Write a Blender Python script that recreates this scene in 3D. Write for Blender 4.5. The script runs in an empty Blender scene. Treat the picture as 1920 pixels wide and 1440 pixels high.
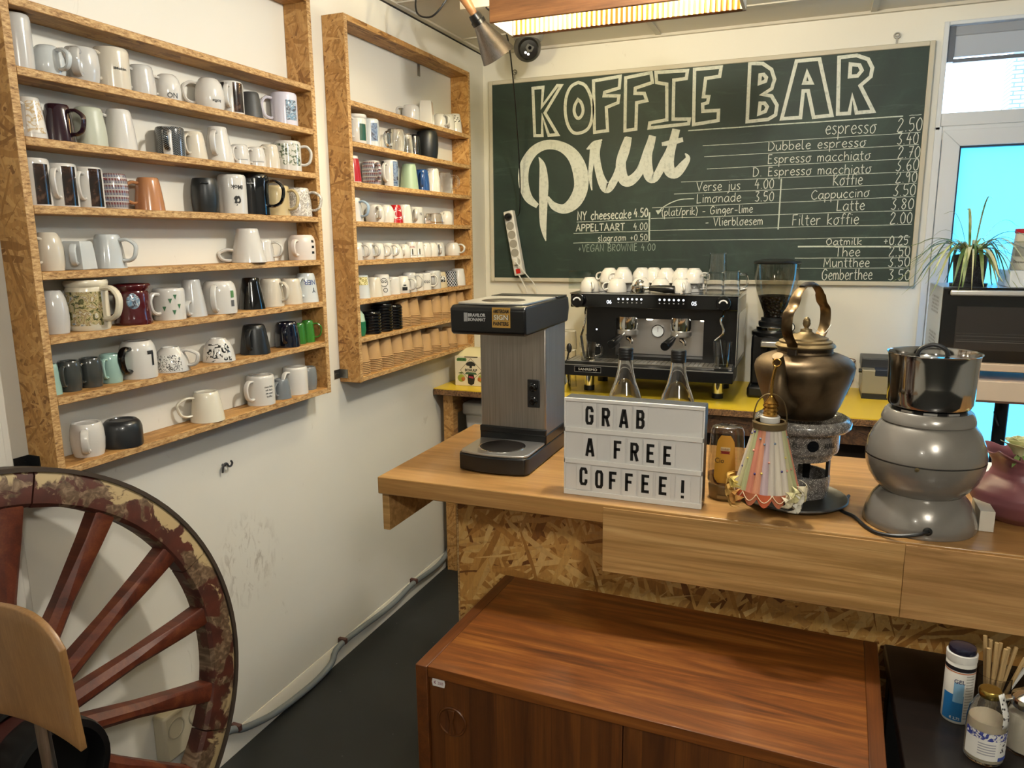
import bpy, bmesh, math, random
from math import sin, cos, pi, radians, sqrt, atan2
from mathutils import Vector, Matrix, Euler
random.seed(7)
SC = bpy.context.scene
COL = SC.collection

# ------------------------------------------------------------------ camera
yaw, pitch, roll, FPX = radians(21.744), radians(10.793), radians(-0.514), 1413.25
_f = Vector((-sin(yaw)*cos(pitch), cos(yaw)*cos(pitch), -sin(pitch)))
_r = Vector((cos(yaw), sin(yaw), 0)); _u = _r.cross(_f)
_r2 = _r*cos(roll) + _u*sin(roll); _u2 = -_r*sin(roll) + _u*cos(roll)
cd = bpy.data.cameras.new('camera'); cam = bpy.data.objects.new('camera', cd); COL.objects.link(cam)
cd.sensor_width = 36; cd.lens = FPX/1920*36; cd.clip_start = .02
CAMZ = 1.595
cam.matrix_world = Matrix(((_r2.x, _u2.x, -_f.x, 0), (_r2.y, _u2.y, -_f.y, 0), (_r2.z, _u2.z, -_f.z, CAMZ), (0, 0, 0, 1)))
SC.camera = cam

# ------------------------------------------------------------------ view, world, lights
vs = SC.view_settings
vs.view_transform = 'Standard'; vs.look = 'None'; vs.exposure = 1.5; vs.gamma = 1; vs.use_curve_mapping = False
wd = bpy.data.worlds.new('sky'); SC.world = wd; wd.use_nodes = True
wd.node_tree.nodes['Background'].inputs[0].default_value = (.58, .79, 1, 1)
wd.node_tree.nodes['Background'].inputs[1].default_value = 3.8
SC.cycles.max_bounces = 10; SC.cycles.transparent_max_bounces = 16; SC.cycles.sample_clamp_indirect = 6
SC.cycles.use_denoising = True

def lamp(name, kind, loc, energy, col, size=.1, rot=None, **k):
    l = bpy.data.lights.new(name, kind); l.energy = energy; l.color = col
    if kind in ('POINT', 'SPOT'): l.shadow_soft_size = size
    for a, b in k.items(): setattr(l, a, b)
    o = bpy.data.objects.new(name, l); o.location = loc
    if rot: o.rotation_euler = rot
    COL.objects.link(o); return o
WARM = (1, .91, .63); NEUT = (1, .96, .86)
# the cafe's other ceiling lamps: two behind the camera, one over the bar above the frame
for i, (x, y, z, e) in enumerate([(.75, -.5, 2.35, 25), (-.55, -1.7, 2.35, 6), (-.25, 1.75, 2.40, 20)]):
    lamp('room_lamp', 'POINT', (x, y, z), e, NEUT, .09 if i < 2 else .045)

# ------------------------------------------------------------------ materials
def lin(h):
    h = h.lstrip('#'); v = [int(h[i:i+2], 16)/255 for i in (0, 2, 4)]
    return tuple(c/12.92 if c <= .04045 else ((c+.055)/1.055)**2.4 for c in v)+(1,)
MATS = {}
def newmat(name):
    m = bpy.data.materials.new(name); m.use_nodes = True
    return m, m.node_tree.nodes, m.node_tree.links, m.node_tree.nodes['Principled BSDF']
def M(h, rough=.5, metal=0, name=None, **k):
    key = (h, rough, metal, tuple(sorted(k.items())))
    if key in MATS: return MATS[key]
    m, n, l, b = newmat(name or 'paint'); 
    c = lin(h) if isinstance(h, str) else tuple(h)+(1,)
    b.inputs['Base Color'].default_value = c
    b.inputs['Roughness'].default_value = rough; b.inputs['Metallic'].default_value = metal
    if 'trans' in k: b.inputs['Transmission Weight'].default_value = k['trans']
    if 'coat' in k: b.inputs['Coat Weight'].default_value = k['coat']; b.inputs['Coat Roughness'].default_value = .06
    if 'emit' in k: b.inputs['Emission Color'].default_value = c; b.inputs['Emission Strength'].default_value = k['emit']
    if 'ior' in k: b.inputs['IOR'].default_value = k['ior']
    if 'sss' in k: b.inputs['Subsurface Weight'].default_value = k['sss']
    MATS[key] = m; return m
class NT:
    def __init__(s, name, rough=.5, metal=0, coat=0):
        s.m, s.n, s.l, s.b = newmat(name); s.b.inputs['Roughness'].default_value = rough; s.b.inputs['Metallic'].default_value = metal
        if coat: s.b.inputs['Coat Weight'].default_value = coat; s.b.inputs['Coat Roughness'].default_value = .08
        s.tc = s.n.new('ShaderNodeTexCoord').outputs['Object']
    def map(s, scale=(1, 1, 1), rot=(0, 0, 0), loc=(0, 0, 0), src=None):
        q = s.n.new('ShaderNodeMapping'); q.inputs['Scale'].default_value = scale; q.inputs['Rotation'].default_value = rot; q.inputs['Location'].default_value = loc
        s.l.new(src or s.tc, q.inputs['Vector']); return q.outputs[0]
    def noise(s, vec, scale=5, detail=4, dist=0, rough=.5, col=False):
        q = s.n.new('ShaderNodeTexNoise'); q.inputs['Scale'].default_value = scale; q.inputs['Detail'].default_value = detail
        q.inputs['Distortion'].default_value = dist; q.inputs['Roughness'].default_value = rough
        s.l.new(vec, q.inputs['Vector']); return q.outputs[1 if col else 0]
    def vor(s, vec, scale=5, out='Color', feature='F1'):
        q = s.n.new('ShaderNodeTexVoronoi'); q.inputs['Scale'].default_value = scale; q.feature = feature
        s.l.new(vec, q.inputs['Vector']); return q.outputs[out]
    def wave(s, vec, scale=5, dist=0, dscale=1, kind='BANDS', d='X', prof='SIN'):
        q = s.n.new('ShaderNodeTexWave'); q.wave_type = kind; q.bands_direction = d; q.wave_profile = prof
        q.inputs['Scale'].default_value = scale; q.inputs['Distortion'].default_value = dist; q.inputs['Detail Scale'].default_value = dscale
        s.l.new(vec, q.inputs['Vector']); return q.outputs[1]
    def ramp(s, fac, stops, const=False):
        q = s.n.new('ShaderNodeValToRGB'); e = q.color_ramp.elements
        while len(e) < len(stops): e.new(.5)
        for i, (p, c) in enumerate(stops): e[i].position = p; e[i].color = lin(c) if isinstance(c, str) else (c, c, c, 1)
        if const: q.color_ramp.interpolation = 'CONSTANT'
        s.l.new(fac, q.inputs[0]); return q.outputs[0]
    def mix(s, fac, a, b, mode='MIX'):
        q = s.n.new('ShaderNodeMix'); q.data_type = 'RGBA'; q.blend_type = mode
        for v, i in ((fac, 0), (a, 6), (b, 7)):
            if isinstance(v, str): q.inputs[i].default_value = lin(v)
            elif isinstance(v, (int, float)): q.inputs[i].default_value = v
            else: s.l.new(v, q.inputs[i])
        return q.outputs[2]
    def math(s, op, a, b=0):
        q = s.n.new('ShaderNodeMath'); q.operation = op
        for i, v in enumerate((a, b)):
            if isinstance(v, (int, float)): q.inputs[i].default_value = v
            else: s.l.new(v, q.inputs[i])
        return q.outputs[0]
    def sep(s, vec):
        q = s.n.new('ShaderNodeSeparateXYZ'); s.l.new(vec, q.inputs[0]); return q.outputs
    def bump(s, h, strength=.2, dist=.002):
        q = s.n.new('ShaderNodeBump'); q.inputs['Strength'].default_value = strength; q.inputs['Distance'].default_value = dist
        s.l.new(h, q.inputs['Height']); s.l.new(q.outputs[0], s.b.inputs['Normal'])
    def done(s, col, rough=None):
        s.l.new(col, s.b.inputs['Base Color'])
        if rough is not None: s.l.new(rough, s.b.inputs['Roughness'])
        return s.m
def osb_mat(name, pal, k=1.0, dark=.5):
    """strands pressed in all directions; the strand on top at each point is the one of highest rank"""
    t = NT(name, .6)
    w = t.mix(.012, t.tc, t.noise(t.map((14, 14, 14)), 1, 3, col=True))
    val = rank = None
    for i, (th, sc) in enumerate([(.25, (8, 9, 95)), (-.55, (9, 9, 80)), (1.15, (9, 9, 100)), (-1.25, (8, 9, 90)), (.75, (7, 9, 105)), (-.15, (8, 9, 70))]):
        r1 = t.map((1, 1, 1), (0, th, 0), src=w)
        c = t.sep(t.vor(t.map(tuple(v*k for v in sc), (0, 0, 0), (i*3.1, i*1.7, i*2.3), r1), 1))
        if val is None: val, rank = c[0], c[1]
        else:
            g = t.math('GREATER_THAN', c[1], rank); q = t.n.new('ShaderNodeMix'); t.l.new(g, q.inputs[0]); t.l.new(val, q.inputs[2]); t.l.new(c[0], q.inputs[3]); val = q.outputs[0]; rank = t.math('MAXIMUM', rank, c[1])
    base = t.ramp(val, pal)
    fine = t.noise(t.map((150, 150, 40)), 1, 3)
    base = t.mix(.3, base, t.ramp(fine, [(.3, '#5f4020'), (.6, '#d8b480')]), 'SOFT_LIGHT')
    dk = t.noise(t.map((26, 26, 60)), 1, 4, 1.2)
    base = t.mix(t.ramp(dk, [(.60, 0.0), (.70, dark)]), base, '#4a2c10')
    t.bump(t.math('ADD', val, rank), .3, .002)
    return t.done(base)
PAL = [(0, '#7c572c'), (.12, '#98703c'), (.4, '#ac834c'), (.62, '#b38b54'), (.86, '#c29c66'), (1, '#a37b44')]
OSB = osb_mat('oriented_strand_board', PAL, 1.2, .25)
OSBL = osb_mat('coarse_strand_board', [(0, '#6e4418'), (.12, '#9b6c2f'), (.35, '#b98a48'), (.6, '#c79c58'), (.86, '#dab77a'), (1, '#a87a3c')], .72, .2)
def edge_mat():
    t = NT('chipboard_edge', .7)
    c = t.ramp(t.noise(t.map((95, 60, 230)), 1, 4, rough=.7), [(.32, '#68492a'), (.44, '#a37c4c'), (.58, '#c4a06c'), (.72, '#d8ba8c')])
    return t.done(c)
EDGE = edge_mat()
def wood(name, cols, axis='x', k=1.0, rough=.4, coat=0, dist=1.6, plank=None, pa='y', lines=0):
    t = NT(name, rough, 0, coat)
    s = {'x': (1.2, 14, 14), 'y': (14, 1.2, 14), 'z': (14, 14, 1.2)}[axis]
    v = t.map(tuple(a*k for a in s))
    if plank:
        ps = t.sep(t.tc)
        a = t.math('FLOOR', t.math('MULTIPLY', ps['xyz'.index(pa)], 1/plank))
        cmb = t.n.new('ShaderNodeCombineXYZ'); t.l.new(t.math('MULTIPLY', a, 3.71), cmb.inputs[0]); t.l.new(t.math('MULTIPLY', a, 1.37), cmb.inputs[1]); t.l.new(t.math('MULTIPLY', a, 2.3), cmb.inputs[2])
        ad = t.n.new('ShaderNodeVectorMath'); t.l.new(v, ad.inputs[0]); t.l.new(cmb.outputs[0], ad.inputs[1]); v = ad.outputs[0]
    g = t.noise(v, 1, 6, dist, .6)
    c = t.ramp(g, [(.28, cols[0]), (.5, cols[1]), (.72, cols[2])])
    fs = {'x': (5, 260, 260), 'y': (260, 5, 260), 'z': (260, 260, 5)}[axis]
    f = t.noise(t.map(fs), 1, 3)
    c = t.mix(.5, c, t.ramp(f, [(.35, '#808080'), (.44, '#606060'), (.6, '#909090')]), 'SOFT_LIGHT')
    if lines:
        ls = {'x': (1.6, 75, 75), 'y': (75, 1.6, 75), 'z': (75, 75, 1.6)}[axis]
        c = t.mix(t.ramp(t.noise(t.map(ls, loc=(1, 2, 3)), 1, 4, .6, .6), [(.50, 0.0), (.62, lines)]), c, cols[0])
    if plank:
        fr = t.math('FRACT', t.math('MULTIPLY', ps['xyz'.index(pa)], 1/plank))
        ln = t.math('LESS_THAN', fr, .0016/plank)
        c = t.mix(ln, c, cols[0])
    t.bump(f, .06, .001)
    return t.done(c)
OAK = wood('oak_plank', ['#9a7440', '#b98f58', '#cca76c'], 'x', 1, .32, .25, plank=.15, lines=.55)
OAKF = wood('oak_front', ['#94703c', '#c09a62', '#d2b07a'], 'x', 1.3, .5, lines=.75); OAKF2 = wood('oak_front_second', ['#8f6a3a', '#b8905c', '#c8a470'], 'x', 1.7, .5, lines=.5)
TEAK = wood('teak_top', ['#562e0e', '#844b18', '#a86e2e'], 'x', .8, .44, .12, 3.2, lines=.3)
TEAKV = wood('teak_front', ['#4c280c', '#6f3f16', '#87521e'], 'z', 1.0, .42, .1, 1.2, .062, 'x', .4)
TEAKD = wood('teak_side', ['#4a260c', '#6b3b14', '#804a1c'], 'y', 1.2, .42, .1)
DARKW = wood('dark_table_wood', ['#0c0807', '#17100d', '#231712'], 'x', 1, .38, .2)
PLY = wood('plywood', ['#75542f', '#8f6b41', '#a17c4e'], 'z', .5, .42, .2, .6)
PLYE = wood('plywood_edge', ['#8a6a40', '#b89460', '#d4b280'], 'z', 2.5, .6)
VENEER = wood('lamp_veneer', ['#6b4526', '#8c6038', '#a37646'], 'x', 1, .5)
def wall_mat():
    t = NT('painted_plaster', .62)
    base = t.ramp(t.noise(t.map((1.3, 1.3, 1.3)), 1, 4), [(.3, '#d6d2c6'), (.7, '#dedbd1')])
    p = t.sep(t.tc)
    # scuffed patch low on the wall beside the wheel
    dy = t.math('DIVIDE', t.math('SUBTRACT', p[1], 1.79), .16); dz = t.math('DIVIDE', t.math('SUBTRACT', p[2], .60), .17)
    d = t.math('SQRT', t.math('ADD', t.math('MULTIPLY', dy, dy), t.math('MULTIPLY', dz, dz)))
    near = t.math('SUBTRACT', 1.0, d)
    sm = t.noise(t.map((9, 30, 13), loc=(3, 0, 1)), 1, 5, 1.2, .65)
    k = t.math('MULTIPLY', t.ramp(near, [(0, 0.0), (.6, 1.0)]), t.ramp(sm, [(.5, 0.0), (.62, .55)]))
    c = t.mix(k, base, '#8e806e')
    sc = t.noise(t.map((4, 9, 3), loc=(7, 1, 4)), 1, 6, 2, .75)
    c = t.mix(t.ramp(sc, [(.66, 0.0), (.72, .35)]), c, '#a39a88')
    t.bump(t.noise(t.map((60, 60, 60)), 1, 3), .04, .001)
    return t.done(c)
WALL = wall_mat()
def floor_mat():
    t = NT('dark_linoleum', .55)
    c = t.ramp(t.noise(t.map((3, 3, 3)), 1, 6), [(.3, '#191b1b'), (.7, '#232525')])
    s = t.vor(t.map((14, 14, 14)), 1, 'Distance')
    c = t.mix(t.ramp(s, [(.02, .6), (.04, 0.0)]), c, '#7c7c78')
    return t.done(c)
FLOOR = floor_mat()
CEIL = M('#d3cdbf', .8, name='ceiling_tile'); CEILG = M('#c4beb0', .7)
def chalk_mat():
    t = NT('chalkboard_green', .6)
    n = t.noise(t.map((2.2, 2.2, 2.2)), 1, 8, 2.5, .62)
    c = t.ramp(n, [(.35, '#1c2c26'), (.55, '#22342c'), (.75, '#30443a')])
    st = t.noise(t.map((3, 3, 26), (0, .5, 0)), 1, 5, .5, .7)
    c = t.mix(t.ramp(st, [(.58, 0.0), (.75, .22)]), c, '#6d8074')
    return t.done(c)
BOARD = chalk_mat()
def chalk_line(name, col, lo):
    t = NT(name, .9)
    n = t.noise(t.map((60, 60, 60)), 1, 5, .5, .7)
    return t.done(t.mix(t.ramp(n, [(.3, lo), (.5, 0.0)]), col, '#5d6e62'))
CHALK = chalk_line('white_chalk', '#d0d3c8', .4); CHALKM = chalk_line('thin_chalk', '#c2cabd', .5); CHALKD = chalk_line('faint_chalk', '#8c9a8e', .5)
def worn_paint(name, paint):
    t = NT(name, .6); p = t.sep(t.tc)
    rad = t.math('SQRT', t.math('ADD', t.math('MULTIPLY', p[0], p[0]), t.math('MULTIPLY', p[1], p[1])))
    edge = t.math('MULTIPLY', t.math('SUBTRACT', rad, .525), 5.5)     # paint is gone first along the rim's outer edge
    woodc = t.ramp(t.noise(t.map((60, 60, 9)), 1, 5, 1), [(.3, '#3a2a1c'), (.5, '#5e4a36'), (.7, '#86705a')])
    pk = t.math('ADD', t.noise(t.map((13, 13, 13)), 1, 6, .8, .6), t.math('MULTIPLY', edge, .22))
    c = t.mix(t.ramp(pk, [(.49, 0.0), (.52, 1.0)]), t.ramp(t.noise(t.map((20, 20, 20)), 1, 3), [(.3, paint[0]), (.7, paint[1])]), woodc)
    cr = t.math('ADD', t.noise(t.map((9, 9, 9), loc=(4, 4, 1)), 1, 6, .8, .6), t.math('MULTIPLY', edge, .5))
    c = t.mix(t.ramp(cr, [(.585, 0.0), (.615, 1.0)]), c, '#a8946e')
    t.bump(pk, .4, .003)
    return t.done(c)
WHEELP = worn_paint('peeling_wheel_paint', ('#38170f', '#502316')); SPOKEP = wood('red_brown_spoke', ['#3f190e', '#632c18', '#7d4527'], 'z', 1, .5)
IRON = M('#453b33', .55, .3, name='iron'); BLACKI = M('#0d0d0e', .38, .2, name='black_iron')
def speckle():
    t = NT('speckled_enamel', .22, 0, .5)
    v = t.vor(t.map((330, 330, 330)), 1, 'Distance'); n = t.noise(t.map((90, 90, 90)), 1, 3)
    c = t.mix(t.ramp(v, [(.22, 1.0), (.3, 0.0)]), t.ramp(n, [(.35, '#565350'), (.65, '#7b7672')]), '#c9c5bd')
    return t.done(c)
ENAMEL = speckle()
def metal_noise(name, a, b, rough, metal=1, sc=20):
    t = NT(name, rough, metal)
    n = t.noise(t.map((sc,)*3), 1, 5, .5)
    return t.done(t.ramp(n, [(.35, a), (.65, b)]), t.ramp(n, [(.3, rough*.8), (.7, min(1, rough*1.4))]))
BRASS = metal_noise('tarnished_brass', '#584a38', '#76644c', .42, .9); BRASSL = metal_noise('aged_brass', '#6f6044', '#8d7a58', .42, .9); GOLD = M('#b58a44', .22, 1)
PEWTER = metal_noise('pewter', '#4c4c4c', '#6e6d6b', .36)
def brushed(name, col, rough):
    t = NT(name, rough, 1); n = t.noise(t.map((400, 400, 6)), 1, 3)
    return t.done(t.ramp(n, [(.3, col[0]), (.7, col[1])]), t.ramp(n, [(.3, rough*.85), (.7, rough*1.2)]))
STEEL = brushed('brushed_steel', ('#8f8982', '#a8a199'), .42); CHROME = M('#d8d8d6', .09, 1, name='chrome'); STEELP = M('#bdbbb8', .36, .9); ALU = brushed('aluminium', ('#77726e', '#8f8a86'), .34)
BLACK = M('#101113', .42, name='black_plastic'); BLACKG = M('#08090b', .12, name='black_gloss', coat=.3); BLACKS = M('#0c0d0f', .3, name='black_satin'); CHAR = M('#232629', .3, coat=.4)
WHITE = M('#cecbc5', .12, name='white_glaze', coat=.5); WARMW = M('#cbc3b3', .14, name='cream_glaze', coat=.5); GREYW = M('#bcbbb8', .14, coat=.5); COOLW = M('#c3c8c9', .12, coat=.5)
PLAST = M('#d8d6d0', .4, name='white_plastic'); FRAME = M('#c9cdd2', .35, name='window_pvc'); PAPERW = M('#dcdad4', .8, name='paper'); INK = M('#121212', .6, name='ink')
YELLOW = M('#d9b92e', .35, name='yellow_top')
KRAFT = M('#ac885a', .75, name='kraft_paper'); 
def thin_glass(name, tint, fac=.10):
    m, n, l, b = newmat(name); n.remove(b)
    out = n['Material Output']; tr = n.new('ShaderNodeBsdfTransparent'); tr.inputs[0].default_value = lin(tint)
    gl = n.new('ShaderNodeBsdfGlossy'); gl.inputs['Roughness'].default_value = .03
    lw = n.new('ShaderNodeLayerWeight'); lw.inputs[0].default_value = .35
    mp = n.new('ShaderNodeMapRange'); mp.inputs[3].default_value = fac*.5; mp.inputs[4].default_value = min(1, fac*6)
    l.new(lw.outputs['Facing'], mp.inputs[0])
    mx = n.new('ShaderNodeMixShader'); l.new(mp.outputs[0], mx.inputs[0]); l.new(tr.outputs[0], mx.inputs[1]); l.new(gl.outputs[0], mx.inputs[2]); l.new(mx.outputs[0], out.inputs[0])
    return m
GLASS = M('#ffffff', 0, 0, trans=1, ior=1.45, name='clear_glass'); GLASSD = thin_glass('dusky_glass', '#a9abab', .1); PANE = thin_glass('window_glass', '#fafcff', .03); HOPPER = thin_glass('hopper_plastic', '#f3f2ee', .05)
def film_mat():
    m, n, l, b = newmat('frosted_turquoise_film'); n.remove(b); out = n['Material Output']
    tr = n.new('ShaderNodeBsdfTranslucent'); tr.inputs[0].default_value = (.25, .55, .68, 1)
    df = n.new('ShaderNodeBsdfDiffuse'); df.inputs[0].default_value = (.35, .6, .68, 1)
    mx = n.new('ShaderNodeMixShader'); mx.inputs[0].default_value = .12
    l.new(tr.outputs[0], mx.inputs[1]); l.new(df.outputs[0], mx.inputs[2]); l.new(mx.outputs[0], out.inputs[0]); return m
FILM = film_mat()
def pattern(name, fn, rough=.15, coat=.5):
    t = NT(name, rough, 0, coat); return t.done(fn(t))
def ang(t):  # angle round the object's own upright axis, and height
    p = t.sep(t.tc); q = t.n.new('ShaderNodeMath'); q.operation = 'ARCTAN2'; t.l.new(p[1], q.inputs[0]); t.l.new(p[0], q.inputs[1]); return q.outputs[0], p[2]
def comb(t, a, b):
    c = t.n.new('ShaderNodeCombineXYZ')
    for i, v in ((0, a), (1, b)): t.l.new(v, c.inputs[i])
    return c.outputs[0]
def herr(t):
    a, z = ang(t); v = comb(t, t.math('MULTIPLY', a, .04), z)
    s = t.math('PINGPONG', t.math('MULTIPLY', a, .04), .006)
    k = t.math('FRACT', t.math('MULTIPLY', t.math('ADD', z, t.math('MULTIPLY', s, .8)), 230))
    return t.mix(t.math('LESS_THAN', k, .3), '#17191b', '#84888a')
def fair(t):
    a, z = ang(t); f = t.math('FRACT', t.math('MULTIPLY', z, 36))
    ck = t.math('FRACT', t.math('MULTIPLY', a, 5)); ck2 = t.math('LESS_THAN', t.math('PINGPONG', t.math('ADD', ck, t.math('MULTIPLY', f, .5)), .5), .25)
    band = t.ramp(f, [(0, '#b9b4ae'), (.14, '#6d6a76'), (.36, '#70383a'), (.56, '#b3adab'), (.66, '#66687a'), (.86, '#6b3a3c')], True)
    return t.mix(t.math('MULTIPLY', ck2, .55), band, '#aaa5a2')
def damask(t):
    n = t.noise(t.map((42, 42, 42)), 1, 2, 2.4); return t.ramp(n, [(.45, '#a7a199'), (.49, '#dcd8cf'), (.56, '#dcd8cf'), (.6, '#aaa49b')])
def lattice(t):
    a, z = ang(t); u = t.math('MULTIPLY', a, 2.4); w = t.math('MULTIPLY', z, 62)
    f = t.math('FRACT', t.math('ADD', u, w)); g = t.math('FRACT', t.math('SUBTRACT', u, w))
    return t.mix(t.math('LESS_THAN', t.math('MINIMUM', f, g), .24), '#22242b', '#b9b9bb')
def blot(stops, sc=40, d=1.5):
    return lambda t: t.ramp(t.noise(t.map((sc, sc, sc)), 1, 3, d), stops)
HERR = pattern('herringbone_glaze', herr); FAIR = pattern('knit_pattern_glaze', fair); DAMASK = pattern('damask_glaze', damask); LATTICE = pattern('lattice_glaze', lattice)
GARDEN = pattern('garden_print', blot([(.3, '#2d2a20'), (.4, '#6b6a3c'), (.48, '#c9b98a'), (.56, '#8a7048'), (.62, '#d8d2b8'), (.7, '#5d7088')], 55))
CITY = pattern('city_print', blot([(.34, '#3c4038'), (.44, '#7f8a72'), (.5, '#cfccc2'), (.7, '#c8c6c0')], 60)); GILT = pattern('gilt_print', blot([(.42, '#d8d4cc'), (.5, '#b99a62'), (.58, '#d8d4cc')], 45))
INKB = pattern('brush_print', blot([(.44, '#111111'), (.48, '#d8d6d0')], 48, 2.5)); CREST = pattern('crest_print', blot([(.4, '#4a4f58'), (.48, '#9ba3ad'), (.55, '#4f86a8'), (.66, '#dcdad8')], 90)); PHOTO = pattern('photo_print', blot([(.4, '#191310'), (.55, '#33211a'), (.7, '#5a4436')], 30)); PHOTOB = pattern('blue_photo_print', blot([(.35, '#3a3440'), (.5, '#7d8ea6'), (.65, '#3d5070')], 40))
BRICK = None

# ------------------------------------------------------------------ mesh helpers
class MB:
    def __init__(s): s.v = []; s.f = []
    def add(s, vs, fs):
        o = len(s.v); s.v += [tuple(p) for p in vs]; s.f += [tuple(i+o for i in f) for f in fs]; return s
    def box(s, x0, x1, y0, y1, z0, z1):
        return s.add([(x, y, z) for z in (z0, z1) for y in (y0, y1) for x in (x0, x1)],
                     [(0, 2, 3, 1), (4, 5, 7, 6), (0, 1, 5, 4), (2, 6, 7, 3), (0, 4, 6, 2), (1, 3, 7, 5)])
    def lathe(s, prof, n=28, c=(0, 0, 0), ax='z', ph=0, sx=1, sy=1):
        rows, vs, fs = [], [], []
        for r, z in prof:
            if r < 1e-6: rows.append([len(vs)]); vs.append((0, 0, z))
            else:
                rows.append(list(range(len(vs), len(vs)+n)))
                vs += [(r*cos(2*pi*i/n+ph)*sx, r*sin(2*pi*i/n+ph)*sy, z) for i in range(n)]
        for a, b in zip(rows, rows[1:]):
            for i in range(n):
                j = (i+1) % n
                if len(a) == 1 and len(b) == 1: continue
                if len(a) == 1: fs.append((a[0], b[j], b[i]))
                elif len(b) == 1: fs.append((a[i], a[j], b[0]))
                else: fs.append((a[i], a[j], b[j], b[i]))
        m = {'z': lambda p: p, 'x': lambda p: (p[2], p[0], p[1]), 'y': lambda p: (p[1], p[2], p[0])}[ax]
        return s.add([tuple(a+b for a, b in zip(m(p), c)) for p in vs], fs)
    def patch(s, prof, a0, a1, off, n=12):
        vs, fs = [], []; m = len(prof)
        for i in range(n+1):
            a = a0+(a1-a0)*i/n
            vs += [((r+off)*cos(a), (r+off)*sin(a), z) for r, z in prof]
        for i in range(n):
            for j in range(m-1): fs.append((i*m+j, (i+1)*m+j, (i+1)*m+j+1, i*m+j+1))
        return s.add(vs, fs)
    def tube(s, pts, r, n=8, closed=False, side=None, flat=1, cap=True):
        P = [Vector(p) for p in pts]; N = len(P); vs, fs = [], []; R = r if isinstance(r, (list, tuple)) else [r]*N
        up = None
        for i, p in enumerate(P):
            t = (P[(i+1) % N]-P[i-1]) if closed else P[min(i+1, N-1)]-P[max(i-1, 0)]
            t.normalize()
            if side is not None: u = Vector(side); u -= t*u.dot(t)
            else:
                if up is None: up = Vector((0, 0, 1)) if abs(t.z) < .9 else Vector((1, 0, 0))
                u = up-t*up.dot(t)
            u.normalize(); up = u; w = t.cross(u)
            vs += [p+(u*cos(2*pi*k/n)+w*sin(2*pi*k/n)*flat)*R[i] for k in range(n)]
        for i in range(N if closed else N-1):
            a, b = i*n, ((i+1) % N)*n
            for k in range(n): fs.append((a+k, a+(k+1) % n, b+(k+1) % n, b+k))
        if not closed and cap: fs += [tuple(range(n))[::-1], tuple(range((N-1)*n, N*n))]
        return s.add(vs, fs)
    def prism(s, poly, w0, w1, fn):
        n = len(poly)
        return s.add([fn(u, v, w) for w in (w0, w1) for u, v in poly],
                     [tuple(range(n))[::-1], tuple(range(n, 2*n))]+[(i, (i+1) % n, n+(i+1) % n, n+i) for i in range(n)])
    def surf(s, fn, nu, nv):
        vs = [fn(i/nu, j/nv) for i in range(nu+1) for j in range(nv+1)]
        return s.add(vs, [(i*(nv+1)+j, (i+1)*(nv+1)+j, (i+1)*(nv+1)+j+1, i*(nv+1)+j+1) for i in range(nu) for j in range(nv)])
    def ball(s, c, r, n=12, m=8, sx=1, sy=1, sz=1):
        return s.lathe([(max(0, r*sin(pi*i/m)) if 0 < i < m else 0, -r*sz*cos(pi*i/m)) for i in range(m+1)], n, c, sx=sx, sy=sy)
    def ribbon(s, pts, w, fn):
        """flat chalk stroke: pts in 2D, width w (number or list)"""
        N = len(pts); cl = N > 3 and pts[0] == pts[-1]; vs, fs = [], []
        for i in range(N):
            a = pts[i-1] if i else (pts[-2] if cl else pts[0]); b = pts[i+1] if i < N-1 else (pts[1] if cl else pts[-1])
            d0 = Vector((pts[i][0]-a[0], pts[i][1]-a[1])); d1 = Vector((b[0]-pts[i][0], b[1]-pts[i][1]))
            if d0.length < 1e-9: d0 = d1
            if d1.length < 1e-9: d1 = d0
            d = (d0.normalized()+d1.normalized())
            if d.length < 1e-6: d = d0
            d.normalize(); c = max(.45, d.dot(d0.normalized())); ww = (w[i] if isinstance(w, list) else w)/2/c
            nx, ny = -d.y*ww, d.x*ww
            vs += [fn(pts[i][0]+nx, pts[i][1]+ny), fn(pts[i][0]-nx, pts[i][1]-ny)]
        for i in range(N-1): fs.append((2*i, 2*i+1, 2*i+3, 2*i+2))
        return s.add(vs, fs)
    def obj(s, name, mat, parent=None, sharp=38, bevel=0, loc=(0, 0, 0), rot=None, sub=0, label=None, seg=2, solid=0):
        me = bpy.data.meshes.new(name); me.from_pydata(s.v, [], s.f); me.materials.append(mat)
        bm = bmesh.new(); bm.from_mesh(me); bmesh.ops.recalc_face_normals(bm, faces=bm.faces); bm.to_mesh(me); bm.free()
        if sharp:
            me.shade_smooth(); me.set_sharp_from_angle(angle=radians(sharp))
        o = bpy.data.objects.new(name, me); COL.objects.link(o); o.location = loc
        if rot: o.rotation_euler = rot
        if parent: o.parent = parent
        if solid: d = o.modifiers.new('thickness', 'SOLIDIFY'); d.thickness = solid; d.offset = 0
        if bevel:
            b = o.modifiers.new('edge', 'BEVEL'); b.width = bevel; b.segments = seg; b.limit_method = 'ANGLE'; b.angle_limit = radians(40)
        if sub: q = o.modifiers.new('smooth', 'SUBSURF'); q.levels = q.render_levels = sub
        if label: o['label'] = label
        return o
def smoothpts(pts, k=4, closed=False):
    P = [Vector(p) for p in pts]; N = len(P); out = []
    for i in range(N if closed else N-1):
        a, b, c, d = (P[(i-1) % N], P[i], P[(i+1) % N], P[(i+2) % N]) if closed else (P[max(i-1, 0)], P[i], P[i+1], P[min(i+2, N-1)])
        for j in range(k):
            t = j/k; out.append(.5*((2*b)+(c-a)*t+(2*a-5*b+4*c-d)*t*t+(3*b-a-3*c+d)*t**3))
    if not closed: out.append(P[-1])
    return out
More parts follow.
